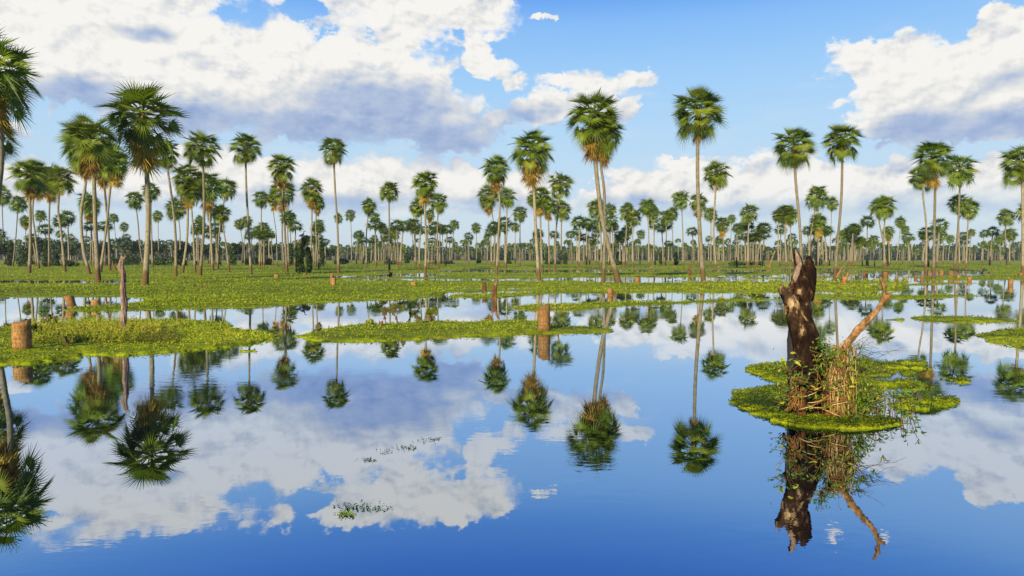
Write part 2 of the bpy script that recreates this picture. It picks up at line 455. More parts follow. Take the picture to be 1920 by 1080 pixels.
edge_u = [-900, 0, 100, 130, 250, 275, 330, 400, 480, 520, 600, 660, 760, 830, 838, 1010, 1045, 1280, 1480, 1560, 1690, 1705, 1800, 2900]
edge_v = [558, 558, 557, 557, 557, 562, 572, 577, 577, 574, 568, 565, 561, 556, 548, 546, 550, 549, 549, 546, 545, 527, 525, 526]
strips = [  # water showing through the meadow: u0, u1, v, half height, breakup
    (-300, 225, 528.5, 2.6, .5), (150, 265, 527.5, 1.2, 1.0), (640, 800, 519, 1.6, 1.0), (740, 800, 515, 2.2, .5), (690, 830, 509.5, 1.2, 1.2), (840, 1130, 508.6, 2.3, .5),
    (820, 1060, 524.5, 2.0, .5), (640, 820, 524.5, 1.3, 1.2), (1060, 1130, 523, 2.6, .8), (1120, 1480, 508, 1.6, 1.0), (1130, 1290, 525, 4.4, .2), (1270, 1380, 524, 4.4, .5),
    (1380, 1500, 518, 2.4, .8), (1380, 1500, 526, 3.2, .6), (1480, 1580, 505.5, 1.3, .8), (1500, 1700, 515.5, 3.0, .4), (1500, 1700, 524, 3.4, .5), (1560, 1720, 509, 1.4, .8),
    (1690, 1830, 511, 3.2, .3), (1700, 1880, 516, 1.2, .9), (1300, 1470, 500.5, .8, 1.4), (1000, 1250, 500.5, .7, 1.4), (1460, 1700, 534, 1.6, 1.2),
    (0, 90, 552, .8, 1.4), (830, 1000, 541, .7, 1.2), (1590, 1760, 519.5, 1.4, .8)]
islands = [
    [(-500, 640), (-200, 622), (0, 616), (60, 609), (150, 603), (330, 599), (420, 606), (445, 617), (515, 627), (525, 634), (450, 650), (400, 654), (330, 660), (240, 668), (150, 664), (120, 672), (60, 682), (0, 686), (-200, 700), (-500, 705)],
    [(120, 582), (160, 575), (230, 572), (290, 562), (480, 566), (480, 577), (330, 579), (200, 583)],
    [(552, 631), (620, 617), (650, 611), (740, 606), (800, 603), (880, 604), (960, 602), (1010, 603), (1060, 611), (1148, 617), (1145, 622), (1080, 625), (1000, 627), (930, 630), (850, 633), (700, 640), (600, 641)],
    [(938, 578), (1000, 571), (1060, 570), (1130, 568), (1180, 565), (1300, 566), (1290, 569), (1180, 573), (1120, 576), (1080, 582), (1000, 582)],
    [(1240, 567), (1340, 562), (1480, 561), (1340, 567)],
    [(838, 558), (850, 552), (930, 550), (1010, 548), (1060, 547), (1000, 553), (930, 559)],
    [(1490, 555), (1560, 552), (1650, 553), (1770, 555), (1790, 558), (1640, 562), (1530, 560)],
    [(1705, 596), (1740, 592), (1830, 594), (1905, 600), (1905, 604), (1800, 606), (1735, 602)],
    [(1826, 627), (1880, 618), (1920, 616), (2050, 618), (2150, 640), (2000, 662), (1920, 656), (1880, 650), (1855, 640)],
    [(1390, 691), (1425, 683), (1490, 681), (1560, 672), (1640, 679), (1760, 680), (1775, 686), (1730, 700), (1640, 706), (1560, 716), (1470, 714), (1430, 706)],
    [(1373, 746), (1400, 730), (1480, 724), (1560, 716), (1640, 712), (1700, 713), (1808, 711), (1815, 718), (1760, 730), (1700, 734), (1640, 740), (1640, 770), (1600, 782), (1690, 788), (1712, 793), (1650, 803), (1560, 805), (1480, 796), (1420, 775), (1385, 757)],
    [(1630, 748), (1700, 742), (1790, 748), (1795, 756), (1740, 774), (1690, 772)],
    [(60, 672), (140, 668), (150, 671), (100, 676)], [(440, 657), (478, 655), (475, 659), (450, 660)], [(1655, 600), (1694, 598), (1690, 601)],
    [(1690, 533), (1760, 530), (1840, 531), (1700, 536)], [(1690, 556), (1770, 552), (1850, 555), (1700, 559)], [(1690, 519), (1800, 518), (2400, 516), (2400, 523), (1720, 522)]]


def land(U, V):
    """>0 where plants cover the water; in units of one picture line"""
    dep = np.maximum(V - HOR, 0.4); Y = CAM_H * F_PX / dep; X = (U - 960) / F_PX * Y
    wob = (fbm(X * 1.3 / (1 + Y * .02), Y * 1.3 / (1 + Y * .02), 4, 5) - .5)
    edge = np.interp(U, edge_u, edge_v)
    m_ = edge - V + wob * 3.0 * np.clip(dep / 60, .5, 2)
    for (u0, u1, vc, hh, br) in strips:
        nn = fbm(U * 0.035 + vc, V * .35, 4, int(vc))
        hh = hh * 1.2; k = hh - np.abs(V - vc) - np.maximum(0, np.maximum(u0 - U, U - u1)) * .06 - np.maximum(0, nn - .45) * 9 * br * hh * .5
        m_ = np.minimum(m_, -k * 1.2)
    wn = wob * np.clip(dep / 40, 1.5, 6.0)
    for i, isl in enumerate(islands):
        d = sdf(U, V, isl) + wn * .8 + (fbm(X * 7, Y * 7, 3, 31) - .5) * np.clip(dep / 30, 1, 9)
        if i in (9, 10, 11, 8):               # loose, broken edges round the big stump
            br = (fbm(X * 4.5, Y * 4.5, 4, 77) - .52) * 24
            loose = np.clip((U - 1600) / 40, 0, 1) * np.clip((786 - V) / 6, 0.15, 1) if i != 8 else .3
            d = np.minimum(d, np.where(loose > 0, d * (1 - loose) + loose * np.minimum(d, br + .1), d))
        m_ = np.maximum(m_, d)
    return m_


def px_to_world(U, V):
    b = (540 - V) / F_PX
    dy = math.cos(TH) + b * math.sin(TH); dz = -math.sin(TH) + b * math.cos(TH); tt = -CAM_H / dz
    return (U - 960) / F_PX * tt, dy * tt


us = np.arange(-760, 2680, 3.4)
vs = np.concatenate([[485.0, 485.7, 486.5], np.arange(487.5, 497, 1.0), np.arange(497, 562, .5), np.arange(562, 700, .9), np.arange(700, 832, 1.1)])
UU, VV = np.meshgrid(us, vs); Lm = land(UU, VV); GX, GY = px_to_world(UU, VV)
bump = fbm(GX * 2.5, GY * 2.5, 4, 9)
GZ = np.where(Lm > 0, 0.012 + np.clip(Lm / 3.0, 0, 1) * (0.008 + 0.045 * bump), np.clip(Lm * .05, -.12, 0))
idx = np.arange(UU.size).reshape(UU.shape)
quads = np.stack([idx[1:, :-1], idx[1:, 1:], idx[:-1, 1:], idx[:-1, :-1]], -1).reshape(-1, 4)
keep = (Lm.ravel()[quads] > -1.6).any(1)
quads = quads[keep]; used = np.unique(quads); remap = np.zeros(UU.size, np.int64); remap[used] = np.arange(len(used))
V3 = np.stack([GX.ravel(), GY.ravel(), GZ.ravel()], -1)[used]
tag(link('ground', np_mesh('ground', V3, remap[quads], None, M['ground'], True)), kind='structure')

wb = MB(); wb.poly([(-4000, -60, 0), (4000, -60, 0), (4000, 5000, 0), (-4000, 5000, 0)], [(0, 1, 2, 3)])
tag(wb.build('water', M['water']), kind='structure')


def scatter(name, n, u0, u1, v0, v1, size, mat_, seed, label, cat, inset=0.6, hfac=.6, vpow=1.0, tonefn=None, cond=None, aspect=.55, tilt=(.15, 1.2)):
    rg = np.random.default_rng(seed)
    U = rg.uniform(u0, u1, n); V = v0 + (v1 - v0) * rg.uniform(0, 1, n) ** vpow
    L_ = land(U, V); ok = L_ > inset
    if cond is not None:
        ok &= cond(U, V, L_, rg)
    U, V, L_ = U[ok], V[ok], L_[ok]; X, Y = px_to_world(U, V); k = len(X)
    s = size(Y) * rg.uniform(.5, 1.4, k)
    a = rg.uniform(0, 2 * np.pi, k); tl = rg.uniform(tilt[0], tilt[1], k)
    d = np.stack([np.cos(a) * np.cos(tl), np.sin(a) * np.cos(tl), np.sin(tl)], -1)
    sd_ = np.stack([-np.sin(a), np.cos(a), rg.uniform(-.3, .3, k)], -1)
    base = np.stack([X, Y, 0.015 + 0.05 * np.clip(L_ / 3, 0, 1) * rg.uniform(.4, 1, k) + s * hfac * rg.uniform(0, .5, k)], -1)
    p0 = base; p2 = base + d * s[:, None]; mid_ = base + d * (s * .5)[:, None]; wv = sd_ * (s * aspect / 2)[:, None]
    V_ = np.stack([p0, mid_ + wv, p2, mid_ - wv], 1).reshape(-1, 3)
    tone = tonefn(X, Y, L_, rg) if tonefn else np.clip(rg.normal(.5, .22, k), 0, 1)
    return tag(link(name, np_mesh(name, V_, np.arange(4 * k).reshape(-1, 4), tone, mat_)), label, cat, kind='stuff')


def far_tone(X, Y, L_, rg):
    return np.clip(-.25 + 1.0 * fbm(X * .08, Y * .15, 4, 3) + .55 * fbm(X * .6, Y * .9, 3, 13) + rg.normal(0, .22, len(X)), 0, 1)


scatter('meadow_plants', 150000, -420, 2360, 498, 585, lambda Y: .04 + Y * .0012, M['cover'], 1,
        'wide carpet of bright green water plants covering the far marsh', 'water plants', .5, .25, 1.1, far_tone, tilt=(.1, .9))
scatter('floating_plants', 120000, -420, 2360, 560, 712, lambda Y: .014 + Y * .0016, M['cover'], 2,
        'low islands of floating green plants in the middle water', 'water plants', .7, .5, 1.0,
        lambda X, Y, L_, rg: np.clip(-.15 + 1.25 * fbm(X * .5, Y * .8, 4, 8) + rg.normal(0, .2, len(X)), 0, .95))
scatter('floating_specks', 60000, -420, 2360, 500, 830, lambda Y: .010 + Y * .0022, M['cover'], 14,
        'loose specks of green weed fringing every floating mat', 'water weed', -5.0, .1, .8, None,
        lambda U, V, L_, rg: (L_ < .7) & (rg.uniform(0, 1, len(U)) < np.exp(-np.abs(L_) * 1.5) * .8), .7, (.0, .25))
scatter('duckweed', 110000, 1350, 1840, 672, 812, lambda Y: .017 + 0 * Y, M['cover'], 3,
        'yellow green duckweed and leaves floating round the big stump', 'water plants', .15, .15, 1.0, lambda X, Y, L_, rg: np.clip(-.62 + 1.8 * fbm(X * 2.2, Y * 2.2, 4, 18) + rg.normal(0, .2, len(X)), 0, 1), None, .7, (.0, .9))


# ------------------------------------------------------------------ palm kit
def fan(mb, rng, base, d, L, Rb, nseg, arc, droop, tone, flop=0.0, fold=0.25, inner=0.34):
    d = Vector(d).normalized(); side = d.cross(Vector((0, 0, 1)))
    side = side.normalized() if side.length > .05 else Vector((rng.uniform(-1, 1), rng.uniform(-1, 1), 0)).normalized()
    nrm = side.cross(d).normalized()
    c = Vector(base) + d * L + Vector((0, 0, -droop * L * .35))
    q = Matrix.Rotation(-flop, 3, side) @ Matrix.Rotation(rng.uniform(-.5, .5), 3, d)
    a_, s_, n_ = q @ d, q @ side, q @ nrm
    # petiole
    w = .012
    mb.poly([Vector(base) + side * w, Vector(base) - side * w, c - side * w, c + side * w], [(0, 1, 2, 3)], tone)
    mb.poly([Vector(base) + nrm * w, Vector(base) - nrm * w, c - nrm * w, c + nrm * w], [(0, 1, 2, 3)], tone)
    ri = Rb * inner; pts = [c]; fcs = []
    for i in range(nseg + 1):
        tt = -arc / 2 + arc * i / nseg
        v = a_ * math.cos(tt) + s_ * math.sin(tt) + n_ * (fold * abs(math.sin(tt)) + (.09 if i % 2 else -.0))
        pts.append(c + v * ri)
    for i in range(nseg):
        fcs.append((0, i + 1, i + 2))
    b = len(pts)
    for i in range(nseg):
        tt = -arc / 2 + arc * (i + .5) / nseg + rng.uniform(-.03, .03)
        v = (a_ * math.cos(tt) + s_ * math.sin(tt) + n_ * fold * abs(math.sin(tt))).normalized()
        rr = Rb * (1 - .16 * abs(tt) / math.pi) * rng.uniform(.9, 1.05)
        m0, m1 = pts[i + 1], pts[i + 2]
        mid = c + v * (ri + (rr - ri) * .5) + Vector((0, 0, -droop * rr * .05)); hw = (m1 - m0) * .24
        tip = c + v * rr + Vector((0, 0, -droop * rr * .2))
        pts += [mid - hw, mid + hw, tip]
        fcs += [(i + 1, b, b + 1, i + 2), (b, b + 2, b + 1)]; b += 3
    mb.poly(pts, fcs, tone)


def crown_mesh(seed, nl, nseg, loose=0.0, lo=-50):
    rng = random.Random(seed); mb = MB()
    for i in range(nl):
        f = (i + .5) / nl; sn = math.sin(R(lo)) + (1 - math.sin(R(lo))) * (1 - f)
        elv = math.asin(min(1, sn)) + rng.uniform(-.12, .12); az_ = i * 2.39996 + rng.uniform(-.3, .3)
        d = (math.cos(az_) * math.cos(elv), math.sin(az_) * math.cos(elv), math.sin(elv))
        L = rng.uniform(.46, .60) * (1 + loose * rng.uniform(-.7, .3)); Rb = rng.uniform(.40, .52)
        low = max(0, -elv) / 0.8
        fan(mb, rng, (0, 0, rng.uniform(-.1, .05) - .1 * low), d, L, Rb, nseg, R(rng.uniform(215, 270)), .25 + .7 * low,
            min(1, max(0, rng.gauss(.6 - .25 * low, .2))), flop=rng.uniform(.15, .75) + .3 * low, fold=rng.uniform(.1, .35))
    return mb


def skirt_mesh(seed, nl, length, nseg=9, lo=-84, hi=-42, sc=1.0):
    rng = random.Random(seed); mb = MB()
    for i in range(nl):
        elv = R(rng.uniform(lo, hi)); az_ = i * 2.39996 + rng.uniform(-.3, .3)
        d = (math.cos(az_) * math.cos(elv), math.sin(az_) * math.cos(elv), math.sin(elv))
        z = rng.uniform(-length * .62, -.02)
        L = rng.uniform(.12, .36) * sc; Rb = rng.uniform(.34, .52) * sc * (1 if length > .9 else .85)
        fan(mb, rng, (0, 0, z), d, L, Rb, nseg, R(rng.uniform(60, 120)), .6, min(1, max(0, rng.gauss(.5, .25))), fold=.5, inner=.35, flop=.2)
    # fibrous boots round the stem
    mb.tube([(0, 0, -length * .75), (0, 0, -length * .4), (0, 0, -.05), (0, 0, .15)], [.06, .12, .11, .03], 8, .3)
    return mb


NEARC = [crown_mesh(11 + i, 54, 26, .45).mesh('palm_crown', M['palm']) for i in range(4)]
MIDC = [crown_mesh(31 + i, 56, 14, .5).mesh('palm_crown_mid', M['palm']) for i in range(4)]
SK = {1: [skirt_mesh(51 + i, 18, .85, 8, -86, -62, .75).mesh('palm_skirt', M['dead']) for i in range(3)],
      2: [skirt_mesh(61 + i, 60, 1.3).mesh('palm_skirt_full', M['dead']) for i in range(3)]}

GP = 'fan palms standing in the flooded marsh'
LM = {  # landmark palms: full label, and how others are placed by it
    'edge_left': ('cropped shaggy palm with loose drooping fans at the left edge of the photo', 'the cropped palm at the left edge'),
    'big_left': ('tallest palm of the left group, thick trunk, widest crown and long golden skirt', 'the tallest left palm'),
    'bushy_left': ('thick trunked palm with dense dark crown just left of the tallest left palm', 'the dense crowned left palm'),
    'flat_top': ('straight trunked palm with wide mushroom crown and small golden beard behind the left group', 'the mushroom crowned palm'),
    'cloud_base': ('slim palm with round dark green crown reaching the grey cloud base, alone in its gap', 'the slim round crowned palm under grey cloud'),
    'solo_slim': ('slim palm with small round crown and kinked trunk right of the bird snag', 'the slim palm right of the bird snag'),
    'egg': ('stout palm with egg shaped crown and full golden skirt in the middle of the meadow', 'the egg crowned middle palm'),
    'orange': ('tall airy palm with long orange skirt, standing behind the cut stump on the islet', 'the tall orange skirted palm'),
    'twin_front': ('tall palm with big crown and curved trunk leaning left, front one of the crossing pair', 'the tall crossing pair'),
    'solo_tall': ('tallest lone palm with long bare pale trunk and small orange beard under open blue sky', 'the tallest lone palm'),
    'stump_palm': ('tall palm with star shaped crown whose trunk rises right behind the burnt stump', 'the palm behind the burnt stump'),
    'white_cloud': ('tall palm with star shaped crown below the white cloud, orange trunk base beside snag', 'the palm below the white cloud'),
    'right_trio': ('tallest palm of the right hand trio, straight trunk standing in open water', 'the tallest palm of the right trio'),
    'edge_right': ('palm with broad crown cut off by the right edge of the photo', 'the cropped palm at the right edge'),
}
# base u, base v, [(u, v) bends], crown u, crown top v, crown width, skirt, key
PALMS = [
    (-22, 546, [(-6, 380), (2, 280)], -14, 48, 172, 2, 'edge_left'), (-48, 537, [(-36, 380)], -28, 200, 112, 2, None),
    (272, 536, [(278, 420), (275, 320)], 268, 145, 142, 2, 'big_left'), (184, 526, [(179, 430), (176, 340)], 168, 208, 104, 2, 'bushy_left'),
    (168, 515, [(156, 465), (152, 400), (160, 345)], 158, 230, 88, 2, None), (206, 508, [(203, 430), (196, 350)], 194, 250, 84, 2, None),
    (188, 511, [(199, 430), (207, 350)], 215, 272, 66, 2, None), (55, 513, [(57, 440)], 55, 292, 70, 2, None), (73, 504, [(66, 440), (61, 390)], 72, 300, 58, 2, None),
    (92, 502, [(92, 430)], 94, 306, 58, 2, None), (122, 510, [(114, 430), (109, 390)], 114, 304, 62, 1, None), (9, 496, [(6, 440)], 3, 344, 42, 1, None),
    (24, 500, [(30, 440)], 34, 363, 38, 1, None), (73, 495, [(72, 440)], 76, 391, 26, 1, None), (48, 498, [], 48, 402, 24, 2, None),
    (158, 497, [(162, 440)], 165, 356, 44, 2, None), (170, 497, [], 171, 366, 40, 2, None), (220, 493, [(217, 450)], 213, 397, 22, 1, None), (227, 491, [(228, 460)], 233, 415, 20, 1, None),
    (270, 505, [(262, 460), (259, 420)], 253, 355, 38, 1, None), (286, 502, [(284, 430)], 283, 339, 40, 1, None), (298, 497, [], 296, 393, 24, 1, None),
    (330, 520, [(329, 440), (322, 370)], 309, 258, 60, 1, None), (375, 517, [(382, 430), (382, 340)], 378, 241, 74, 1, 'flat_top'),
    (342, 512, [(351, 440)], 352, 302, 64, 2, None), (366, 512, [(362, 430)], 356, 330, 52, 2, None), (399, 508, [(393, 400)], 389, 318, 62, 2, None),
    (408, 505, [(411, 440)], 424, 330, 46, 1, None), (338, 498, [(337, 430)], 331, 368, 46, 1, None), (430, 511, [(424, 460), (418, 425)], 417, 382, 38, 1, None),
    (410, 504, [(404, 440)], 402, 378, 36, 1, None), (377, 496, [], 374, 402, 20, 1, None), (453, 498, [(455, 460)], 449, 408, 24, 1, None), (459, 498, [(458, 450)], 463, 402, 26, 1, None),
    (471, 516, [(466, 430), (461, 330)], 462, 243, 64, 1, 'cloud_base'), (538, 512, [(535, 450), (531, 380)], 528, 283, 60, 2, None), (533, 500, [(529, 440)], 530, 332, 56, 2, None),
    (491, 498, [(490, 440)], 490, 354, 36, 1, None), (520, 500, [(518, 440), (513, 400)], 513, 358, 30, 2, None), (513, 499, [(509, 460)], 511, 434, 14, 1, None), (548, 496, [(545, 450)], 543, 392, 30, 2, None),
    (580, 508, [(584, 440)], 585, 331, 50, 2, None), (598, 505, [(592, 430)], 595, 360, 36, 2, None), (635, 514, [(633, 430), (628, 350)], 625, 251, 57, 1, 'solo_slim'),
    (488, 497, [], 484, 420, 24, 0, None), (497, 497, [], 494, 413, 28, 1, None), (599, 497, [(598, 460)], 597, 408, 27, 1, None), (632, 497, [], 634, 398, 22, 1, None), (659, 493, [(659, 450)], 657, 390, 25, 1, None),
    (687, 503, [(687, 440)], 692, 368, 37, 1, None), (704, 496, [], 703, 395, 24, 1, None), (730, 507, [(730, 430)], 729, 336, 45, 1, 'x'), (721, 495, [(717, 450)], 717, 415, 18, 1, None),
    (735, 495, [], 731, 424, 24, 1, None), (743, 497, [], 741, 425, 22, 1, None),
    (797, 520, [(799, 450), (797, 400)], 797, 315, 58, 2, 'egg'), (786, 508, [(787, 450), (790, 410)], 784, 368, 40, 1, None), (822, 505, [(820, 440)], 822, 357, 44, 1, None), (805, 503, [(802, 450)], 806, 390, 24, 2, None),
    (778, 495, [(774, 450)], 771, 408, 27, 1, None), (831, 496, [], 829, 419, 22, 0, None), (845, 495, [], 852, 409, 23, 1, None), (894, 494, [], 893, 415, 23, 1, None), (873, 492, [], 873, 447, 12, 0, None), (911, 492, [(912, 460)], 912, 437, 16, 0, None),
    (931, 516, [(934, 450), (937, 380)], 930, 286, 62, 2, None), (928, 497, [(927, 430)], 916, 344, 48, 2, None), (948, 504, [(950, 430)], 950, 348, 42, 1, None),
    (1011, 528, [(1005, 440), (1001, 350)], 998, 235, 92, 2, 'orange'), (975, 500, [], 975, 383, 34, 1, None), (966, 497, [], 966, 414, 21, 1, None),
    (1041, 508, [(1042, 440), (1048, 385)], 1050, 319, 52, 1, None), (1017, 509, [(1014, 440)], 1013, 345, 50, 2, None), (1030, 504, [], 1028, 364, 40, 2, None), (1052, 498, [], 1053, 371, 42, 1, None), (1009, 500, [(1008, 450)], 1000, 360, 30, 0, None),
    (1160, 530, [(1133, 430), (1121, 350), (1116, 290)], 1113, 163, 112, 2, 'twin_front'), (1131, 530, [(1134, 440), (1133, 360), (1127, 305)], 1133, 205, 84, 2, 'twin_back'),
    (1127, 501, [(1127, 450)], 1119, 368, 42, 1, None), (1145, 498, [], 1144, 378, 30, 1, None), (1105, 497, [], 1104, 416, 18, 1, None), (1152, 497, [], 1153, 415, 19, 1, None), (1121, 497, [(1121, 460)], 1120, 408, 28, 0, None),
    (1170, 500, [(1174, 440)], 1176, 376, 38, 1, None), (1187, 500, [(1186, 440)], 1187, 389, 38, 1, None), (1217, 500, [(1216, 430)], 1215, 367, 42, 1, None), (1229, 498, [(1226, 440)], 1224, 385, 32, 1, None), (1200, 496, [], 1202, 428, 20, 0, None),
    (1262, 498, [(1261, 430)], 1260, 386, 29, 1, None), (1245, 498, [(1249, 450)], 1249, 390, 32, 1, None), (1281, 501, [(1280, 430)], 1277, 353, 38, 1, None),
    (1319, 529, [(1312, 430), (1308, 330)], 1309, 155, 112, 1, 'solo_tall'), (1343, 508, [(1338, 440), (1341, 370)], 1344, 297, 57, 1, None), (1310, 500, [], 1310, 358, 40, 2, None), (1333, 497, [], 1333, 385, 32, 1, None),
    (1356, 501, [(1356, 450)], 1354, 403, 34, 2, None), (1368, 494, [(1370, 450)], 1372, 400, 20, 1, None), (1401, 499, [(1403, 440)], 1405, 378, 41, 1, None), (1391, 495, [], 1388, 418, 22, 0, None), (1426, 495, [], 1427, 417, 22, 0, None), (1418, 495, [], 1417, 434, 22, 1, None),
    (1503, 521, [(1500, 430), (1492, 340)], 1489, 232, 86, 1, 'stump_palm'), (1565, 523, [(1570, 460), (1577, 380), (1579, 320)], 1579, 226, 77, 1, 'white_cloud'),
    (1517, 501, [(1519, 450), (1527, 400)], 1531, 343, 53, 1, None), (1534, 501, [], 1535, 398, 38, 2, None), (1555, 499, [], 1560, 367, 29, 1, None), (1460, 500, [(1459, 450)], 1461, 388, 32, 1, None), (1475, 500, [(1472, 440)], 1474, 379, 44, 1, None),
    (1488, 500, [(1483, 460)], 1482, 384, 34, 2, None), (1662, 503, [(1655, 450), (1648, 412)], 1648, 366, 42, 1, None), (1658, 506, [(1658, 440)], 1660, 362, 48, 1, None), (1668, 503, [], 1666, 421, 28, 2, None),
    (1680, 497, [(1686, 450)], 1688, 404, 25, 1, None), (1692, 496, [], 1697, 421, 20, 0, None), (1713, 497, [(1708, 460)], 1700, 443, 17, 1, None), (1750, 524, [(1752, 430), (1753, 340)], 1748, 256, 76, 2, 'right_trio'),
    (1736, 512, [(1737, 430), (1731, 370)], 1727, 306, 50, 1, None), (1789, 506, [(1796, 430), (1799, 370)], 1800, 284, 66, 1, None), (1799, 505, [], 1797, 360, 42, 1, None), (1811, 505, [(1814, 440)], 1816, 368, 46, 1, None),
    (1817, 497, [(1819, 460)], 1822, 427, 17, 0, None), (1768, 497, [(1769, 460)], 1764, 427, 26, 0, None), (1730, 496, [], 1731, 432, 20, 0, None), (1777, 495, [], 1782, 438, 20, 0, None),
    (1888, 498, [(1885, 440)], 1886, 388, 35, 1, None), (1893, 497, [], 1893, 424, 30, 1, None), (1876, 495, [], 1874, 436, 22, 1, None), (1918, 516, [(1918, 430), (1917, 350)], 1915, 266, 80, 1, 'edge_right'),
    (1858, 495, [], 1860, 448, 15, 0, None), (1843, 495, [], 1844, 450, 15, 0, None), (1925, 500, [], 1927, 372, 48, 1, None), (-60, 505, [(-52, 440)], -55, 330, 60, 1, None),
    (1603, 500, [], 1603, 416, 28, 1, None), (1590, 500, [(1590, 460)], 1588, 424, 26, 1, None), (1580, 499, [], 1577, 430, 24, 0, None), (1617, 500, [], 1615, 440, 24, 1, None), (1640, 500, [], 1638, 438, 24, 1, None), (1628, 500, [], 1627, 450, 15, 0, None)]
ORD = ['first', 'second', 'third', 'fourth', 'fifth', 'sixth', 'seventh', 'eighth', 'ninth', 'tenth', 'eleventh', 'twelfth', 'thirteenth', 'fourteenth', 'fifteenth', 'sixteenth', 'seventeenth', 'eighteenth']
marks = [(p[3], LM[p[7]][1]) for p in PALMS if p[7] in LM]
near_of = {}
for i, p in enumerate(PALMS):
    if p[7] in LM or p[7] == 'twin_back':
        continue
    mu, h = min(marks, key=lambda q: abs(q[0] - p[3])); near_of.setdefault((h, p[3] >= mu), []).append((abs(p[3] - mu), i))
palm_label = {}
for (h, right), lst in near_of.items():
    for r_, (_, i) in enumerate(sorted(lst)):
        p = PALMS[i]; lean = p[3] - p[0]
        sz = 'tall' if p[4] < 300 else ('middling' if p[4] < 380 else 'small')
        sk = {0: 'green', 1: 'bearded', 2: 'skirted'}[p[6]]
        if abs(p[3] - min(marks, key=lambda q: abs(q[0] - p[3]))[0]) == 0 and right:
            pass
        palm_label[i] = f"{sz} {sk} palm, {ORD[min(r_, 17)]} crown {'right' if right else 'left'} of {h}"
for i, p in enumerate(PALMS):
    if p[7] in LM:
        palm_label[i] = LM[p[7]][0]
    elif p[7] == 'twin_back':
        palm_label[i] = 'tall dark crowned palm with S curved trunk, rear one of the crossing pair'

rng = random.Random(7)


def smooth_path(pts, n):
    out = []; P_ = [pts[0] + (pts[0] - pts[1])] + pts + [pts[-1] + (pts[-1] - pts[-2])]
    for i in range(1, len(P_) - 2):
        for k in range(n):
            u = k / n; a, b, c, d = P_[i - 1], P_[i], P_[i + 1], P_[i + 2]
            out.append(.5 * ((2 * b) + (c - a) * u + (2 * a - 5 * b + 4 * c - d) * u * u + (3 * b - a - 3 * c + d) * u ** 3))
    out.append(pts[-1]); return out


for i, (bu, bv, mids, cu, ct, cw, sk, key) in enumerate(PALMS):
    base = ground(bu, bv); Y = base.y; S = cw / 2 / F_PX * Y
    hub = at(cu, ct + cw * .46, Y)
    th = thing('fan_palm', palm_label[i], 'palm', base, GP)
    pts = [base] + [at(u, v, Y) for u, v in mids] + [hub]
    pts = [q - base for q in pts]; path = smooth_path(pts, 5 if len(pts) > 2 else 8); path = [path[0] + Vector((0, 0, -.4))] + path
    n = len(path); rm = (.115 + .02 * rng.random()) * min(1.15, max(.72, S / 1.9)); rad = []
    if key in ('big_left', 'bushy_left', 'twin_front'):
        rm = .14
    for k, q in enumerate(path):
        z = max(q.z, 0); rad.append(rm * (1.0 + .42 * math.exp(-z / 1.1) - .12 * z / max(hub.z, 1)) * rng.uniform(.97, 1.03))
    mb = MB(); mb.tube(path, rad, 10 if Y < 90 else 6); mb.build('trunk', M['trunk'], th, True)
    nearp = Y < 75
    c = link('crown', rng.choice(NEARC if nearp else MIDC), th, hub - base)
    sxy = rng.uniform(.94, 1.04)
    c.rotation_euler = (rng.uniform(-.08, .08), rng.uniform(-.08, .08), rng.uniform(0, 6.28)); c.scale = (S * sxy * 1.13, S * sxy * 1.13, S * rng.uniform(1.06, 1.14))
    if sk:
        s_ = link('dead_fronds', rng.choice(SK[sk]), th, hub - base + Vector((0, 0, -.15 * S)))
        s_.rotation_euler = (0, 0, rng.uniform(0, 6.28)); s_.scale = (S, S, S * rng.uniform(.9, 1.1))


# distant palms, one mesh each
def small_palm(seed):
    r = random.Random(seed); mb = MB(); h = 8.0
    lean = r.uniform(-.6, .6); pts = [(0, 0, -.3), (lean * .2, 0, h * .4), (lean * .7, 0, h * .75), (lean, 0, h)]
    mb.tube(pts, [.19, .14, .12, .11], 5, .5, 1)
    for k in range(30):
        f = (k + .5) / 30; elv = math.asin(-.75 + 1.75 * (1 - f)) + r.uniform(-.1, .1); a_ = k * 2.39996
        d = (math.cos(a_) * math.cos(elv), math.sin(a_) * math.cos(elv), math.sin(elv))
        fan(mb, r, (lean, 0, h), d, r.uniform(.65, .95), r.uniform(.85, 1.1), 7, R(230), .3, min(1, max(0, r.gauss(.5 - .4 * f, .15))), .4)
    mb2 = mb.mesh('far_palm', [M['palm'], M['trunk']]); return mb2


FARM = [small_palm(200 + i) for i in range(6)]
GF = 'slender far palms lined up behind the meadow'
bands = [(-120, 450, 34), (450, 640, 16), (640, 900, 26), (900, 1100, 18), (1100, 1660, 62), (1660, 2060, 16)]
for (a0, a1, cnt) in bands:
    for k in range(cnt):
        u = rng.uniform(a0, a1); Y = rng.uniform(120, 180) if rng.random() < .5 else rng.uniform(180, 320)
        H = rng.uniform(6.5, 11.0); s_ = H / 9.2
        o_ = link('far_palm', rng.choice(FARM), None, ((u - 960) / F_PX * Y, Y, .0))
        o_.scale = (rng.uniform(1.0, 1.25), ) * 2 + (s_,); o_.rotation_euler = (0, 0, rng.uniform(0, 6.28))
        tag(o_, 'slender small far palm with round crown, standing in the back rows at the treeline', 'palm', GF)

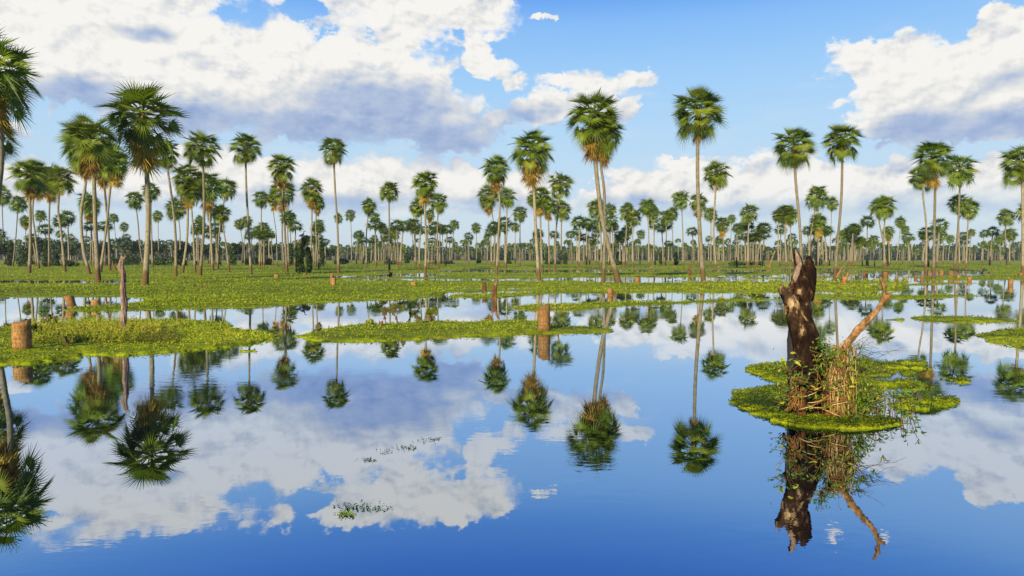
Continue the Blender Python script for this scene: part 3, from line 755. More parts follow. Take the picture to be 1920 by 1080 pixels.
# ------------------------------------------------------------------ far woods
def cloud_leaves(centers, radii, n_each, size, rg, flat=.8):
    C_ = np.repeat(np.array(centers), n_each, 0); Rr = np.repeat(np.array(radii), n_each, 0); k = len(C_)
    d = rg.normal(0, 1, (k, 3)); d /= np.linalg.norm(d, axis=1)[:, None]; rr = rg.uniform(.35, 1.0, k) ** .5
    p = C_ + d * rr[:, None] * Rr
    a = rg.normal(0, 1, (k, 3)); a /= np.linalg.norm(a, axis=1)[:, None]; b = np.cross(a, rg.normal(0, 1, (k, 3))); b /= np.linalg.norm(b, axis=1)[:, None]
    s = (size * rg.uniform(.5, 1.3, k))[:, None]
    V_ = np.stack([p - a * s, p + b * s * .6, p + a * s, p - b * s * .6], 1).reshape(-1, 3)
    tone = np.clip(.5 + rg.normal(0, .22, k), 0, 1)
    return V_, tone


rg = np.random.default_rng(4)
cen, rad_ = [], []
for u in np.arange(-500, 2500, 5.5):
    Y = 540 + rg.uniform(-60, 60)
    hh = 9 + 4 * float(fbm(np.array([u * .012]), np.array([0.5]), 3, 2)[0]) * (1.2 if u > 1250 else .8) + rg.uniform(-1.5, 1.5)
    X = (u - 960) / F_PX * Y; cen.append((X, Y, hh * .45)); rad_.append((4.5, 4, hh * .56)); cen.append((X, Y, 2)); rad_.append((4, 4, 3.2)); 
V_, tn = cloud_leaves(cen, rad_, 150, 1.0, rg)
tag(link('far_woodland', np_mesh('far_woodland', V_, np.arange(len(V_)).reshape(-1, 4), tn, M['tree'])), 'low dark line of far woodland along the horizon', 'woodland', kind='stuff')
# pale stems of the far palm wood
mb = MB(); r2_ = random.Random(9)
for k in range(1400):
    u = r2_.uniform(-420, 2360); Y = r2_.uniform(330, 560); X = (u - 960) / F_PX * Y; h = r2_.uniform(4, 10.5)
    if u > 1300 and r2_.random() < .4:
        continue
    ln = r2_.uniform(-.5, .5); mb.tube([(X, Y, -.2), (X + ln, Y, h)], [.17, .12], 3, .5, 1, False)
    for q in range(16):
        a_ = q * 2.4; e = math.asin(-.6 + 1.6 * q / 16); d = Vector((math.cos(a_) * math.cos(e), math.sin(a_) * math.cos(e), math.sin(e)))
        s1 = Vector((r2_.uniform(-1, 1), r2_.uniform(-1, 1), r2_.uniform(-1, 1))).cross(d).normalized() * .5; c = Vector((X + ln, Y, h))
        mb.poly([c + d * .5, c + d * 1.1 + s1 * 1.5, c + d * 1.9, c + d * 1.1 - s1 * 1.5], [(0, 1, 2, 3)], r2_.uniform(.1, .7))
tag(mb.build('far_palm_wood', [M['palm'], M['trunk']]), 'far belt of countless thin pale palm stems at the horizon', 'palm wood', kind='stuff')


# leafy trees and vine-draped snags
def leafy(name, label, cat, u, v, h_px, w_px, group, kind='column', leafmat='shrub', seed=0, n=900):
    b = ground(u, v); Y = b.y; h = h_px / F_PX * Y; w = w_px / F_PX * Y; g_ = np.random.default_rng(seed)
    th = thing(name, label, cat, b, group)
    mb = MB(); rr = random.Random(seed)
    top = Vector((rr.uniform(-.15, .15) * w, 0, h * .8))
    mb.tube([(0, 0, -.3), (0, 0, h * .3), top], [.13 + w * .03, .1, .05], 7)
    if kind == 'round':
        for q in range(5):
            a_ = rr.uniform(0, 6.28); mb.tube([(0, 0, h * .35), (math.cos(a_) * w * .3, math.sin(a_) * w * .3, h * rr.uniform(.6, .85))], [.08, .03], 5)
    mb.build('trunk', M['twig'], th, True)
    cs, rs = [], []
    if kind == 'column':
        for q in range(9):
            f = q / 8; cs.append((rr.uniform(-.12, .12) * w, rr.uniform(-.12, .12) * w, h * (.08 + .84 * f))); rw = w * .5 * (1 - .45 * f ** 2) * rr.uniform(.7, 1.05); rs.append((rw, rw, h * .1))
    elif kind == 'mound':
        for q in range(6):
            cs.append((rr.uniform(-.3, .3) * w, rr.uniform(-.3, .3) * w, h * rr.uniform(.2, .6))); rs.append((w * .3, w * .3, h * .38))
    else:
        for q in range(11):
            a_ = rr.uniform(0, 6.28); d_ = rr.uniform(.05, .36) * w; cs.append((math.cos(a_) * d_, math.sin(a_) * d_, h * rr.uniform(.5, .92))); r0 = w * rr.uniform(.13, .24); rs.append((r0, r0, r0 * .75))
    V_, tn = cloud_leaves(cs, rs, n // len(cs), max(.05, .0016 * Y), g_)
    link('foliage', np_mesh('foliage', V_, np.arange(len(V_)).reshape(-1, 4), tn, M[leafmat]), th)
    return th


lab = ['broad', 'narrow', 'leaning', 'low', 'ragged', 'rounded', 'tall']
cols = [(20, 499, 46, 14), (42, 500, 36, 22), (86, 501, 52, 14), (103, 499, 26, 18), (341, 499, 30, 26), (409, 499, 62, 16), (437, 497, 40, 16), (486, 496, 30, 12), (544, 499, 42, 16), (604, 500, 50, 12),
        (693, 494, 20, 12), (763, 494, 20, 10), (898, 494, 22, 9), (954, 495, 24, 9), (1027, 496, 22, 12), (1060, 496, 22, 9), (1160, 496, 24, 12), (1240, 496, 24, 10), (1268, 497, 24, 9), (1490, 497, 32, 10), (1665, 499, 44, 8)]
for i, (u, v, h, w) in enumerate(cols):
    leafy('draped_snag', 'dark vine draped snag, narrow green column at the foot of the far palms', 'shrub', u, v, h, w, 'vine draped snags in the palm wood', 'column', 'shrub', 300 + i, 700)
mounds = [(132, 500, 14, 26), (205, 498, 18, 40), (240, 497, 24, 50), (303, 498, 22, 44), (470, 497, 16, 36), (500, 497, 16, 30), (1150, 497, 10, 34), (1040, 496, 10, 26), (830, 495, 8, 40), (640, 496, 14, 34), (735, 496, 8, 30), (1380, 498, 9, 30), (1425, 498, 9, 34)]
for i, (u, v, h, w) in enumerate(mounds):
    leafy('bush', 'low rounded dark green bush at the far edge of the meadow', 'bush', u, v, h, w, 'bushes along the far edge of the meadow', 'mound', 'shrub', 340 + i, 600)
trees = [(-60, 497, 60, 90), (-140, 497, 60, 90), (10, 496, 48, 70), (60, 496, 46, 60), (125, 496, 44, 64), (190, 496, 42, 60), (238, 495, 48, 66), (290, 495, 40, 60), (345, 495, 40, 50), (392, 495, 36, 56), (440, 494, 34, 50), (500, 494, 32, 50), (560, 494, 30, 46), (610, 494, 28, 46)]
for i, (u, v, h, w) in enumerate(trees):
    leafy('leafy_tree', 'dark bushy broadleaf tree in the backdrop behind the left palms', 'tree', u, v, h, w, 'broadleaf trees behind the left palms', 'round', 'tree', 370 + i, 1500)
# snag with the bird
leafy('draped_snag', 'thick vine covered snag under the perched bird, bigger left column', 'shrub', 563, 512, 52, 18, None, 'column', 'shrub', 401, 2200)
leafy('draped_snag', 'vine covered snag leaning beside the bird snag, slimmer right column', 'shrub', 579, 512, 48, 15, None, 'column', 'shrub', 402, 1800)
b = ground(566, 512); Y = b.y
th = thing('leaning_snag', 'leafy slanting branch stub sticking up from the snag, bird perched on it', 'snag', at(560, 465, Y))
p0, p1, p2 = at(558, 466, Y), at(566, 450, Y), at(575, 443, Y)
mb = MB(); mb.tube([p0 - p0, p1 - p0, p2 - p0], [.3, .22, .12], 7); mb.build('stub', M['grey'], th, True)
V_, tn = cloud_leaves([tuple((p0.lerp(p2, f) - p0)) for f in (0, .2, .4, .6, .8)], [(.42, .4, .38)] * 5, 160, .11, np.random.default_rng(5))
link('foliage', np_mesh('foliage', V_, np.arange(len(V_)).reshape(-1, 4), np.clip(tn + .25, 0, 1), M['shrub']), th)


def skinned(name, verts, edges, radii, mat_, parent=None, sub=2, loc=None, root=0):
    me = bpy.data.meshes.new(name); me.from_pydata(verts, edges, []); o_ = link(name, me, parent, loc)
    o_.modifiers.new('skin', 'SKIN').use_smooth_shade = True
    for i, r_ in enumerate(radii):
        me.skin_vertices[0].data[i].radius = (r_, r_)
    me.skin_vertices[0].data[root].use_root = True
    s = o_.modifiers.new('sub', 'SUBSURF'); s.levels = sub; s.render_levels = sub
    bpy.context.view_layer.update(); dg = bpy.context.evaluated_depsgraph_get(); nm = bpy.data.meshes.new_from_object(o_.evaluated_get(dg))
    nm.materials.clear(); nm.materials.append(mat_); o_.modifiers.clear(); o_.data = nm; nm.name = name
    nm.polygons.foreach_set('use_smooth', [True] * len(nm.polygons))
    return o_


bp_ = at(566, 446, Y)
bd = skinned('wading_bird', [(-.34, 0, .16), (-.2, 0, .24), (0, 0, .32), (.16, 0, .38), (.22, 0, .52), (.19, 0, .66), (.26, 0, .72), (.46, 0, .68), (-.02, .05, .15), (.0, .05, 0), (.08, .05, 0), (-.02, -.05, .15), (.0, -.05, 0), (.08, -.05, 0)],
             [(0, 1), (1, 2), (2, 3), (3, 4), (4, 5), (5, 6), (6, 7), (2, 8), (8, 9), (9, 10), (2, 11), (11, 12), (12, 13)],
             [.03, .10, .15, .09, .04, .035, .05, .012, .03, .012, .01, .03, .012, .01], M['bird'], None, 2, bp_, 2)
tag(bd, 'dark long billed wading bird perched on the leafy slanting snag', 'bird')


# ------------------------------------------------------------------ cut palm stumps and snags
def stub(u, v, h_px, w_px, label, lean=0.0, name='palm_stump', hollow=True, mt='stub', group=None, seed=0):
    b = ground(u, v); Y = b.y; h = h_px / F_PX * Y; r = w_px / 2 / F_PX * Y; rr = random.Random(seed); n = 28 if Y < 40 else 12
    me = MB(); rings = 12 if Y < 40 else 5; vs_ = []
    for i in range(rings + 1):
        f = i / rings; z = -.25 + (h + .25) * f
        for j in range(n):
            a_ = 2 * math.pi * j / n; q = 1 + .06 * mnoise.noise(Vector((math.cos(a_) * 2, math.sin(a_) * 2, z * 3 / max(h, .2) + seed))) + .03 * rr.uniform(-1, 1)
            q *= (1.03 - .06 * f)
            zz = z + (rr.uniform(-.05, .05) * h if i == rings else 0) + (.06 * h * math.sin(a_ + seed) if i == rings else 0)
            vs_.append((math.cos(a_) * r * q + lean * max(z, 0), math.sin(a_) * r * q, zz))
    fc = [(i * n + j, i * n + (j + 1) % n, (i + 1) * n + (j + 1) % n, (i + 1) * n + j) for i in range(rings) for j in range(n)]
    c0 = len(vs_); vs_.append((lean * h, 0, h * .96)); fc += [(rings * n + j, rings * n + (j + 1) % n, c0) for j in range(n)]
    me.poly(vs_, fc); o_ = me.build(name, M[mt], None, True); o_.location = b
    return tag(o_, label, 'stump', group)


stub(42, 659, 57, 31, 'thick round cut palm stump at the far left, fibrous orange bark', seed=1)
stub(1020, 623, 50, 23, 'upright cut palm stump with speckled orange bark on the middle islet', seed=2)
stub(135, 576, 21, 16, 'orange cut palm stump leaning left in the left water inlet', -.25, seed=3)
stub(180, 576, 14, 16, 'squat brown cut palm stump beside the leaning orange one', seed=4)
stub(1144, 554, 14, 11, 'pale orange cut stump standing alone in the water below the crossing palms', seed=5)
stub(908, 549, 18, 9, 'slim dark brown cut stump at the edge of the thin water gap', mt='brown', seed=6)
stub(1195, 532, 13, 10, 'short orange cut stump right of the crossing palms in the water strip', seed=7)
stub(622, 535, 23, 6, 'thin upright broken stem of the double stump in the left meadow', seed=8)
stub(626, 537, 15, 8, 'stubby orange partner of the double stump in the left meadow', seed=9)
stub(776, 537, 8, 10, 'tiny orange cut stump in the open meadow near the egg crowned palm', seed=10)
stub(519, 522, 7, 9, 'low brown cut stump in the meadow left of the bird snag', seed=11)
stub(572, 517, 5, 6, 'very small brown stub in front of the bird snag', seed=12)
stub(733, 517, 6, 6, 'small brown cut stub in the middle meadow by a water streak', mt='brown', seed=13)
GR = 'small orange cut stumps in the right flooded meadow'
for i, (u, v, h, w) in enumerate([(1729, 524, 8, 6), (1742, 519, 11, 5), (1717, 522, 6, 6), (1765, 519, 12, 8), (1783, 520, 12, 9), (1797, 523, 8, 6), (1818, 527, 8, 7), (1895, 536, 13, 8), (1914, 519, 7, 8), (1681, 526, 8, 6), (1697, 525, 6, 6), (1660, 518, 8, 9), (1640, 528, 4, 8)]):
    stub(u, v, h, w, 'small weathered orange stump of a cut palm in the right flooded meadow', group=GR, seed=20 + i)


def remesh_wood(name, tubes, parent, mat_, Y, origin, vox=.014, amp=.018, nfreq=9, zst=.35, seed=0, lean=0.0):
    """fused, gnarled wood from tapering limbs; tubes: [(u, v, r_px, depth offset)]"""
    mb = MB(); k = Y / F_PX
    for tb in tubes:
        deps = [(q[3] if len(q) > 3 else 0) + lean * max(0, 790 - q[1]) / 313 for q in tb]
        pts = [at(q[0], q[1], Y + dd) - origin for q, dd in zip(tb, deps)]
        rads = [q[2] * .9 * (Y + dd) / F_PX for q, dd in zip(tb, deps)]; path, rr = [], []
        m_ = 6
        for i in range(len(pts) - 1):
            for s in range(m_):
                f = s / m_; path.append(pts[i].lerp(pts[i + 1], f)); rr.append(rads[i] * (1 - f) + rads[i + 1] * f)
        path.append(pts[-1]); rr.append(rads[-1]); mb.tube(path, rr, 14)
    o_ = mb.build(name, mat_, parent); md = o_.modifiers.new('r', 'REMESH'); md.mode = 'VOXEL'; md.voxel_size = vox
    bpy.context.view_layer.update(); dg = bpy.context.evaluated_depsgraph_get(); nm = bpy.data.meshes.new_from_object(o_.evaluated_get(dg))
    for vtx in nm.vertices:
        c = vtx.co; p = Vector((c.x * nfreq, c.y * nfreq, c.z * nfreq * zst)) + Vector((seed, 0, 0))
        d_ = mnoise.fractal(p, .8, 2.2, 5) * amp + mnoise.ridged_multi_fractal(p * .5, .9, 2.1, 4, 1, 2) * amp * .5 - amp * .6
        vtx.co = c + vtx.normal * d_
    nm.materials.clear(); nm.materials.append(mat_); o_.modifiers.clear(); o_.data = nm
    nm.polygons.foreach_set('use_smooth', [True] * len(nm.polygons)); nm.update(); return o_


# gnarled post on the left island
b = ground(231, 627); Y = b.y
th = thing('dead_post', 'slim gnarled grey dead tree post standing upright on the left island', 'snag', b)
remesh_wood('trunk', [[(231, 640, 6.5), (231, 600, 6.5), (233, 570, 6), (231, 545, 5.5), (231, 520, 5.5), (229, 508, 6), (226, 500, 6), (228, 488, 4.5), (231, 481, 2.5)], [(229, 500, 4), (223, 493, 1.8)], [(229, 490, 3), (236, 480, 1.2)], [(232, 533, 2.5), (240, 531, 1)]], th, M['grey'], Y, b, .012, .016, 14, .2, 3)
mb = MB()
for pts in ([(232, 626), (250, 621), (268, 617), (278, 615)], [(236, 627), (255, 624), (262, 617)]):
    mb.tube([at(u, v, Y + .2 + .3 * i_) - b for i_, (u, v) in enumerate(pts)], [.05, .035, .02, .008][:len(pts)], 6)
mb.build('broken_branch', M['brown'], th, True)

# broken post in the water, middle
b = ground(927, 560); Y = b.y
th = thing('broken_post', 'dark brown broken trunk with a pale stick, standing in the water left of the islet', 'snag', b)
remesh_wood('trunk', [[(927, 575, 5), (927, 555, 5), (927, 545, 4.8), (926, 536, 4.5)], [(926, 540, 3.5), (922, 536, 2.2)], [(929, 540, 3), (932, 535, 1.8)]], th, M['brown'], Y, b, .02, .03, 8, .3, 8)
mb = MB(); mb.tube([at(929, 537, Y) - b, at(931, 529, Y) - b, at(935, 521, Y) - b], [.05, .045, .02], 6); mb.build('stick', M['grey'], th, True)

# small snags on the right
def snag(label, tubes, base_uv, mt, seed):
    b_ = ground(*base_uv); t_ = thing('broken_snag', label, 'snag', b_); remesh_wood('trunk', tubes, t_, M[mt], b_.y, b_, .03, .04, 6, .4, seed)


snag('forked reddish broken snag leaning right beside the orange based palm', [[(1578, 545, 5), (1580, 532, 5), (1586, 520, 3.5), (1592, 511, 1.6)], [(1583, 528, 4), (1580, 516, 1.8)]], (1579, 538), 'tan', 4)
snag('pale dead branch slanting up at the foot of the palm below the white cloud', [[(1568, 522, 3), (1573, 512, 2.2), (1581, 497, 1.2)]], (1567, 524), 'tan', 5)
snag('thin dark snag post in the flooded right meadow', [[(1621, 529, 3.2), (1621, 515, 3.2), (1623, 507, 2)]], (1621, 526), 'brown', 6)
snag('black bird shaped snag low in the far right shallows', [[(1841, 513, 2), (1843, 507, 1.6), (1846, 503, 1)], [(1843, 508, 1.5), (1852, 505, .8)]], (1842, 512), 'char2', 7)
snag('forked pale snag on the far meadow left of the burnt stump', [[(1441, 502, 2), (1446, 490, 1.5), (1453, 470, 1)], [(1440, 500, 1.6), (1436, 496, 1)]], (1441, 503), 'tan', 9)
snag('twisted dark snag in the water strip left of the tallest lone palm', [[(1297, 518, 3), (1291, 510, 2.5), (1295, 500, 1.6), (1296, 487, 1)], [(1297, 516, 2.4), (1301, 512, 1)]], (1297, 517), 'brown', 10)
snag('black upright charred post in the far meadow right of the lone palm', [[(1382, 503, 1.6), (1381, 492, 1.4), (1381, 482, 1)]], (1382, 502), 'char2', 11)
snag('short leaning dead stem behind the gnarled grey post', [[(218, 506, 2.2), (213, 498, 2), (211, 490, 1.2)]], (217, 507), 'brown', 12)
snag('brown broken stub lying tilted in the left meadow', [[(349, 526, 2.6), (344, 519, 2)]], (348, 525), 'brown', 13)
snag('low dark root wad on the near end of the middle islet', [[(712, 615, 6), (713, 607, 4), (709, 600, 1.2)], [(713, 609, 3), (718, 601, 1)]], (712, 614), 'brown', 14)
# straw heap
b = ground(381, 538); g_ = np.random.default_rng(6)
V_, tn = cloud_leaves([(0, 0, .02)], [(.55, .5, .07)], 500, .07, g_)
tag(link('straw_heap', np_mesh('straw_heap', V_, np.arange(len(V_)).reshape(-1, 4), tn, M['dead']), None, b), 'flat pale yellow heap of dead fronds lying in the left meadow', 'straw heap')

# ------------------------------------------------------------------ the big burnt stump
b = ground(1537, 783); YS = b.y; origin = b.copy()
th = thing('burnt_stump', 'big burnt hollow tree stump with forked top and vines on its base, front right', 'tree stump', b)
remesh_wood('trunk', [
    [(1520, 815, 42, .05), (1520, 780, 40, .03), (1518, 730, 37), (1520, 690, 35), (1515, 655, 28), (1507, 620, 25), (1495, 585, 23), (1484, 560, 17), (1477, 548, 11), (1472, 540, 5)],
    [(1500, 600, 24, .02), (1502, 565, 19, .04), (1502, 535, 18, .06), (1500, 515, 14, .06), (1497, 498, 10, .06), (1495, 484, 6, .06), (1491, 472, 2, .06)],
    [(1512, 560, 13, .08), (1515, 525, 12, .1), (1517, 500, 8, .1), (1516, 480, 3.5, .1)],
    [(1516, 556, 10, .05), (1522, 528, 8, .05), (1526, 503, 3, .05)],
    [(1476, 556, 9), (1483, 540, 5, -.02), (1487, 526, 2, -.02)],
    [(1478, 565, 9), (1468, 548, 6), (1464, 534, 2.5)]],
    th, M['burnt'], YS, origin, .011, .034, 9, .28, 1, .62)
remesh_wood('broken_prong', [[(1494, 596, 5, -.05), (1486, 574, 9, -.05), (1478, 558, 9, -.05), (1470, 546, 7, -.06), (1463, 536, 2.5, -.06)], [(1477, 560, 6, -.05), (1484, 542, 4, -.06), (1487, 526, 1.5, -.06)], [(1473, 548, 4, -.06), (1468, 534, 1.5, -.06)]], th, M['half'], YS, origin, .008, .026, 17, .35, 6, .62)
remesh_wood('grey_shard', [[(1488, 530, 3, 0), (1494, 512, 6, 0), (1500, 496, 6, 0), (1496, 484, 3.5, 0), (1491, 468, 1.2, 0)]], th, M['grey'], YS, origin, .009, .014, 14, .35, 7, .62)
remesh_wood('back_column', [[(1498, 790, 22, .22), (1494, 740, 19, .2), (1491, 690, 16, .2), (1490, 640, 14, .18), (1494, 595, 15, .14), (1500, 560, 10, .1)]], th, M['char2'], YS, origin, .013, .012, 9, .3, 2, .62)
remesh_wood('splinter', [[(1488, 552, 1.5, -.12), (1497, 572, 3, -.12), (1507, 594, 3.5, -.11), (1520, 616, 4, -.08), (1532, 634, 4, -.05), (1539, 650, 3, -.03)]], th, M['half'], YS, origin, .007, .014, 18, .3, 3, .62)
remesh_wood('root_base', [[(1558, 815, 35, -.04), (1560, 780, 31, -.04), (1562, 745, 27, -.03), (1566, 710, 24), (1572, 680, 17), (1578, 660, 13)], [(1500, 800, 16, -.1), (1502, 760, 10, -.12), (1508, 725, 5, -.1)]],
            th, M['baselog'], YS, origin, .013, .022, 9, .4, 4)
remesh_wood('limb', [[(1572, 690, 13), (1582, 662, 10), (1590, 642, 8, -.02), (1604, 624, 7.5, -.05), (1622, 605, 6.2, -.08), (1640, 588, 6, -.1), (1651, 572, 5.8, -.1), (1657, 560, 6, -.1), (1658, 548, 4, -.1), (1655, 535, 3.4, -.1), (1650, 519, 2.2, -.1)],
                     [(1653, 570, 5, -.1), (1662, 560, 4.5, -.12), (1671, 549, 2.4, -.13)], [(1657, 546, 3, -.1), (1662, 533, 2, -.1)]], th, M['limb'], YS, origin, .0075, .014, 17, .4, 5)
# fibrous roots hugging the base
rr = random.Random(5); mb = MB(); k = YS / F_PX
for i in range(330):
    u = rr.gauss(1574, 12); v = rr.uniform(640, 740); pts = []; du = rr.uniform(-2.0, 2.4); steps = rr.randint(4, 9); wob = rr.uniform(0, 6); dv = rr.uniform(7, 17)
    bulge = rr.uniform(.10, .27)
    for s in range(steps):
        w_ = min(1, max(0, (v - 640) / 60)); pts.append(at(u, v, YS - .06 - (bulge - .06) * w_) - origin); u += du + 2.2 * math.sin(wob + s * .9); v += dv * rr.uniform(.7, 1.2); u = min(max(u, 1532), 1606)
        if v > 786:
            break
    if len(pts) > 2:
        mb.tube(pts, [rr.uniform(.0012, .0036)] * len(pts), 4, .5, rr.choice((0, 0, 1, 1, 2)))
for i in range(9):                              # loops of root near the waterline
    a0 = rr.uniform(1497, 1550); v = rr.uniform(735, 778); sl = rr.uniform(-4, 2); pts = [at(a0 + s * rr.uniform(6, 10), v + 9 * math.sin(s * .45 + i) + sl * s, YS - .25 - .03 * math.sin(s)) - origin for s in range(9)]
    mb.tube(pts, [.0042] * 9, 5, .5, i % 2)
for i in range(16):
    a0 = rr.uniform(1484, 1505); pts = [at(a0 + s * rr.uniform(-3, 1), 705 + s * 13, YS - .2 - .03 * s / 5) - origin for s in range(6)]
    mb.tube(pts, [.004] * 6, 4)
tag(mb.build('root_tangle', [M['root'], M['straw'], M['brown']], th, True), kind='stuff')


def leaf_blade(mb, p, d, L, w, tone, rr):
    d = d.normalized(); s = d.cross(Vector((rr.uniform(-.4, .4), -1, rr.uniform(0, .6)))).normalized() * w; n_ = s.cross(d).normalized() * w * .3
    a_, m1, m2, t_ = p, p + d * L * .35, p + d * L * .7, p + d * L + Vector((0, 0, -L * .18))
    mb.poly([a_, m1 + s, m1 - n_, m1 - s, m2 + s * .75, m2 - n_, m2 - s * .75, t_], [(0, 1, 2), (0, 2, 3), (1, 4, 5, 2), (2, 5, 6, 3), (4, 7, 5), (5, 7, 6)], tone)


# climbing plants on the stump
def grass_tuft(mb_, p, n_, L, rr_, tone):
    for _ in range(n_):
        a_ = rr_.uniform(0, 6.28); d = Vector((math.cos(a_) * .5, math.sin(a_) * .5 - .15, rr_.uniform(.5, 1.1))); w = rr_.uniform(.002, .005); l_ = L * rr_.uniform(.5, 1.2)
        q1 = p + d * l_ * .5; q2 = q1 + Vector((d.x, d.y, d.z * .1)) * l_ * .45; q3 = q2 + Vector((d.x, d.y, -.7)) * l_ * .3; s_ = Vector((d.y, -d.x, .2)).normalized() * w
        mb_.poly([p - s_, p + s_, q1 + s_, q1 - s_, q2 + s_ * .8, q2 - s_ * .8, q3], [(0, 1, 2, 3), (3, 2, 4, 5), (5, 4, 6)], min(1, max(0, rr_.gauss(tone, .2))))
th = thing('climbing_vine', 'green leafy vine with yellow leaves growing on the burnt stump', 'vine', b)
mb = MB(); ms = MB()
clusters = [(1475, 690, 26, 20, 46, -.28, .55), (1500, 712, 20, 22, 60, -.3, .4), (1545, 648, 22, 16, 70, -.2, .5), (1590, 690, 20, 34, 120, -.16, .45), (1612, 730, 24, 30, 90, -.05, .6), (1572, 700, 34, 50, 90, -.27, .6), (1545, 720, 40, 60, 40, -.3, .5), (1480, 735, 26, 26, 70, -.25, .5), (1560, 665, 26, 14, 60, -.25, .6), (1600, 765, 30, 16, 60, -.1, .55), (1640, 740, 30, 22, 60, .05, .6), (1470, 752, 22, 12, 60, -.15, .5)]
for (cu, cv, su, sv, n_, dep, tb) in clusters:
    root = at(cu, cv + 12, YS + dep + .05) - origin
    for i in range(n_):
        u, v = rr.gauss(cu, su * .5), rr.gauss(cv, sv * .5); v = min(v, 788)
        p = at(u, v, YS + dep + rr.uniform(-.08, .1)) - origin; p.z = max(p.z, .02)
        d = Vector((rr.uniform(-1, 1), rr.uniform(-.8, .2), rr.uniform(-.3, 1)))
        L = rr.uniform(.022, .06); leaf_blade(mb, p, d, L, L * rr.uniform(.09, .2), min(1, max(0, rr.gauss(tb, .22))) if rr.random() > .06 else 1.0, rr)
        if i % 3 == 0:
            m_ = root.lerp(p, .5) + Vector((0, -.02, .02)); ms.tube([root, m_, p], [.003, .0025, .0015], 4)
for (u, v, L) in [(1464, 668, .09), (1473, 676, .075), (1463, 686, .07), (1481, 662, .06), (1488, 676, .08), (1597, 705, .08), (1592, 725, .06), (1590, 740, .06)]:
    leaf_blade(mb, at(u, v, YS - .3) - origin, Vector((rr.uniform(-1, 1), -.5, rr.uniform(-1, .3))), L, L * .18, .97, rr)
for i in range(95):
    u, v = rr.gauss(1585, 24), rr.uniform(655, 780); grass_tuft(mb, at(u, v, YS - rr.uniform(.08, .26) * min(1, max(.3, (v - 640) / 70))) - origin, 12, rr.uniform(.08, .17), rr, rr.uniform(.6, 1.0))
for i in range(46):
    g0 = ground(rr.gauss(1500, 60), rr.uniform(740, 792)) - origin; grass_tuft(mb, g0, 9, rr.uniform(.03, .08), rr, rr.uniform(.3, .8))
tag(mb.build('leaves', M['vine'], th), kind='stuff'); tag(ms.build('stems', M['root'], th, True), kind='stuff')

th = thing('twiggy_branches', 'fine dark leafless twigs reaching right from the burnt stump over the water', 'twigs', b)
mb = MB()
for i in range(26):
    u, v = rr.uniform(1580, 1600), rr.uniform(655, 700); pts = []; du, dv = rr.uniform(6, 14), rr.uniform(-7, 6); dep = rr.uniform(-.1, .2)
    for s in range(rr.randint(4, 8)):
        pts.append(at(u, v, YS + dep) - origin); u += du * rr.uniform(.6, 1.2); v += dv; dv += rr.uniform(-3, 4)
        if rr.random() < .5:
            q = at(u + rr.uniform(-6, 12), v + rr.uniform(-14, 12), YS + dep) - origin; mb.tube([pts[-1], q], [.0018, .001], 4)
    mb.tube(pts, [.0028 - .0002 * s for s in range(len(pts))], 4)
mb.build('twigs', M['twig'], th)

th = thing('water_weed_stems', 'upright green and brown stems rising from the water right of the burnt stump', 'water plant', ground(1660, 785))
mb = MB(); ml = MB(); o2 = ground(1660, 785)
for i in range(70):
    g0 = ground(rr.uniform(1600, 1720), rr.uniform(745, 800)) - o2; h = rr.uniform(.08, .3); d = Vector((rr.uniform(-.5, .5), rr.uniform(-.3, .3), 1)) * h
    kn = g0 + d * .6; mb.tube([g0 - Vector((0, 0, .03)), kn, g0 + d + Vector((rr.uniform(-.05, .05), 0, 0))], [.004, .003, .0015], 4)
    for s in range(3):
        leaf_blade(ml, g0 + d * rr.uniform(.3, 1), Vector((rr.uniform(-1, 1), rr.uniform(-.6, .3), rr.uniform(-.2, .8))), rr.uniform(.04, .08), .009, rr.uniform(.3, .9), rr)
tag(mb.build('stems', M['brown'], th), kind='stuff'); tag(ml.build('leaves', M['vine'], th), kind='stuff')

# herbs and grasses on the left island
def herbs(name, label, u0, u1, v0, v1, n, hmin, hmax, seed, bias=.6, leafn=4, lw=.012, ll=1.0):
    rr_ = random.Random(seed); mb_ = MB()
    uv = [(rr_.uniform(u0, u1), rr_.uniform(v0, v1)) for _ in range(n)]; okl = land(np.array([q[0] for q in uv]), np.array([q[1] for q in uv])) > .5
    for i, (u, v) in enumerate(uv):
        if not okl[i]:
            continue
        g0 = ground(u, v); h = rr_.uniform(hmin, hmax); d = Vector((rr_.uniform(-.5, .5), rr_.uniform(-.4, .4), 1)) * h
        tn_ = min(1, max(0, rr_.gauss(bias, .25)))
        mb_.tube([g0, g0 + d * .5 + Vector((rr_.uniform(-.03, .03), 0, 0)), g0 + d], [.004, .003, .0015], 3, tn_ * .5 + .4)
        for s in range(leafn):
            L = rr_.uniform(.05, .12) * ll; leaf_blade(mb_, g0 + d * rr_.uniform(.15, 1), Vector((rr_.uniform(-1, 1), rr_.uniform(-1, .4), rr_.uniform(-.2, 1))), L, lw * rr_.uniform(.7, 1.6), min(1, max(0, rr_.gauss(bias, .25))), rr_)
    return tag(mb_.build(name, M['herb']), label, 'marsh herbs', kind='stuff')


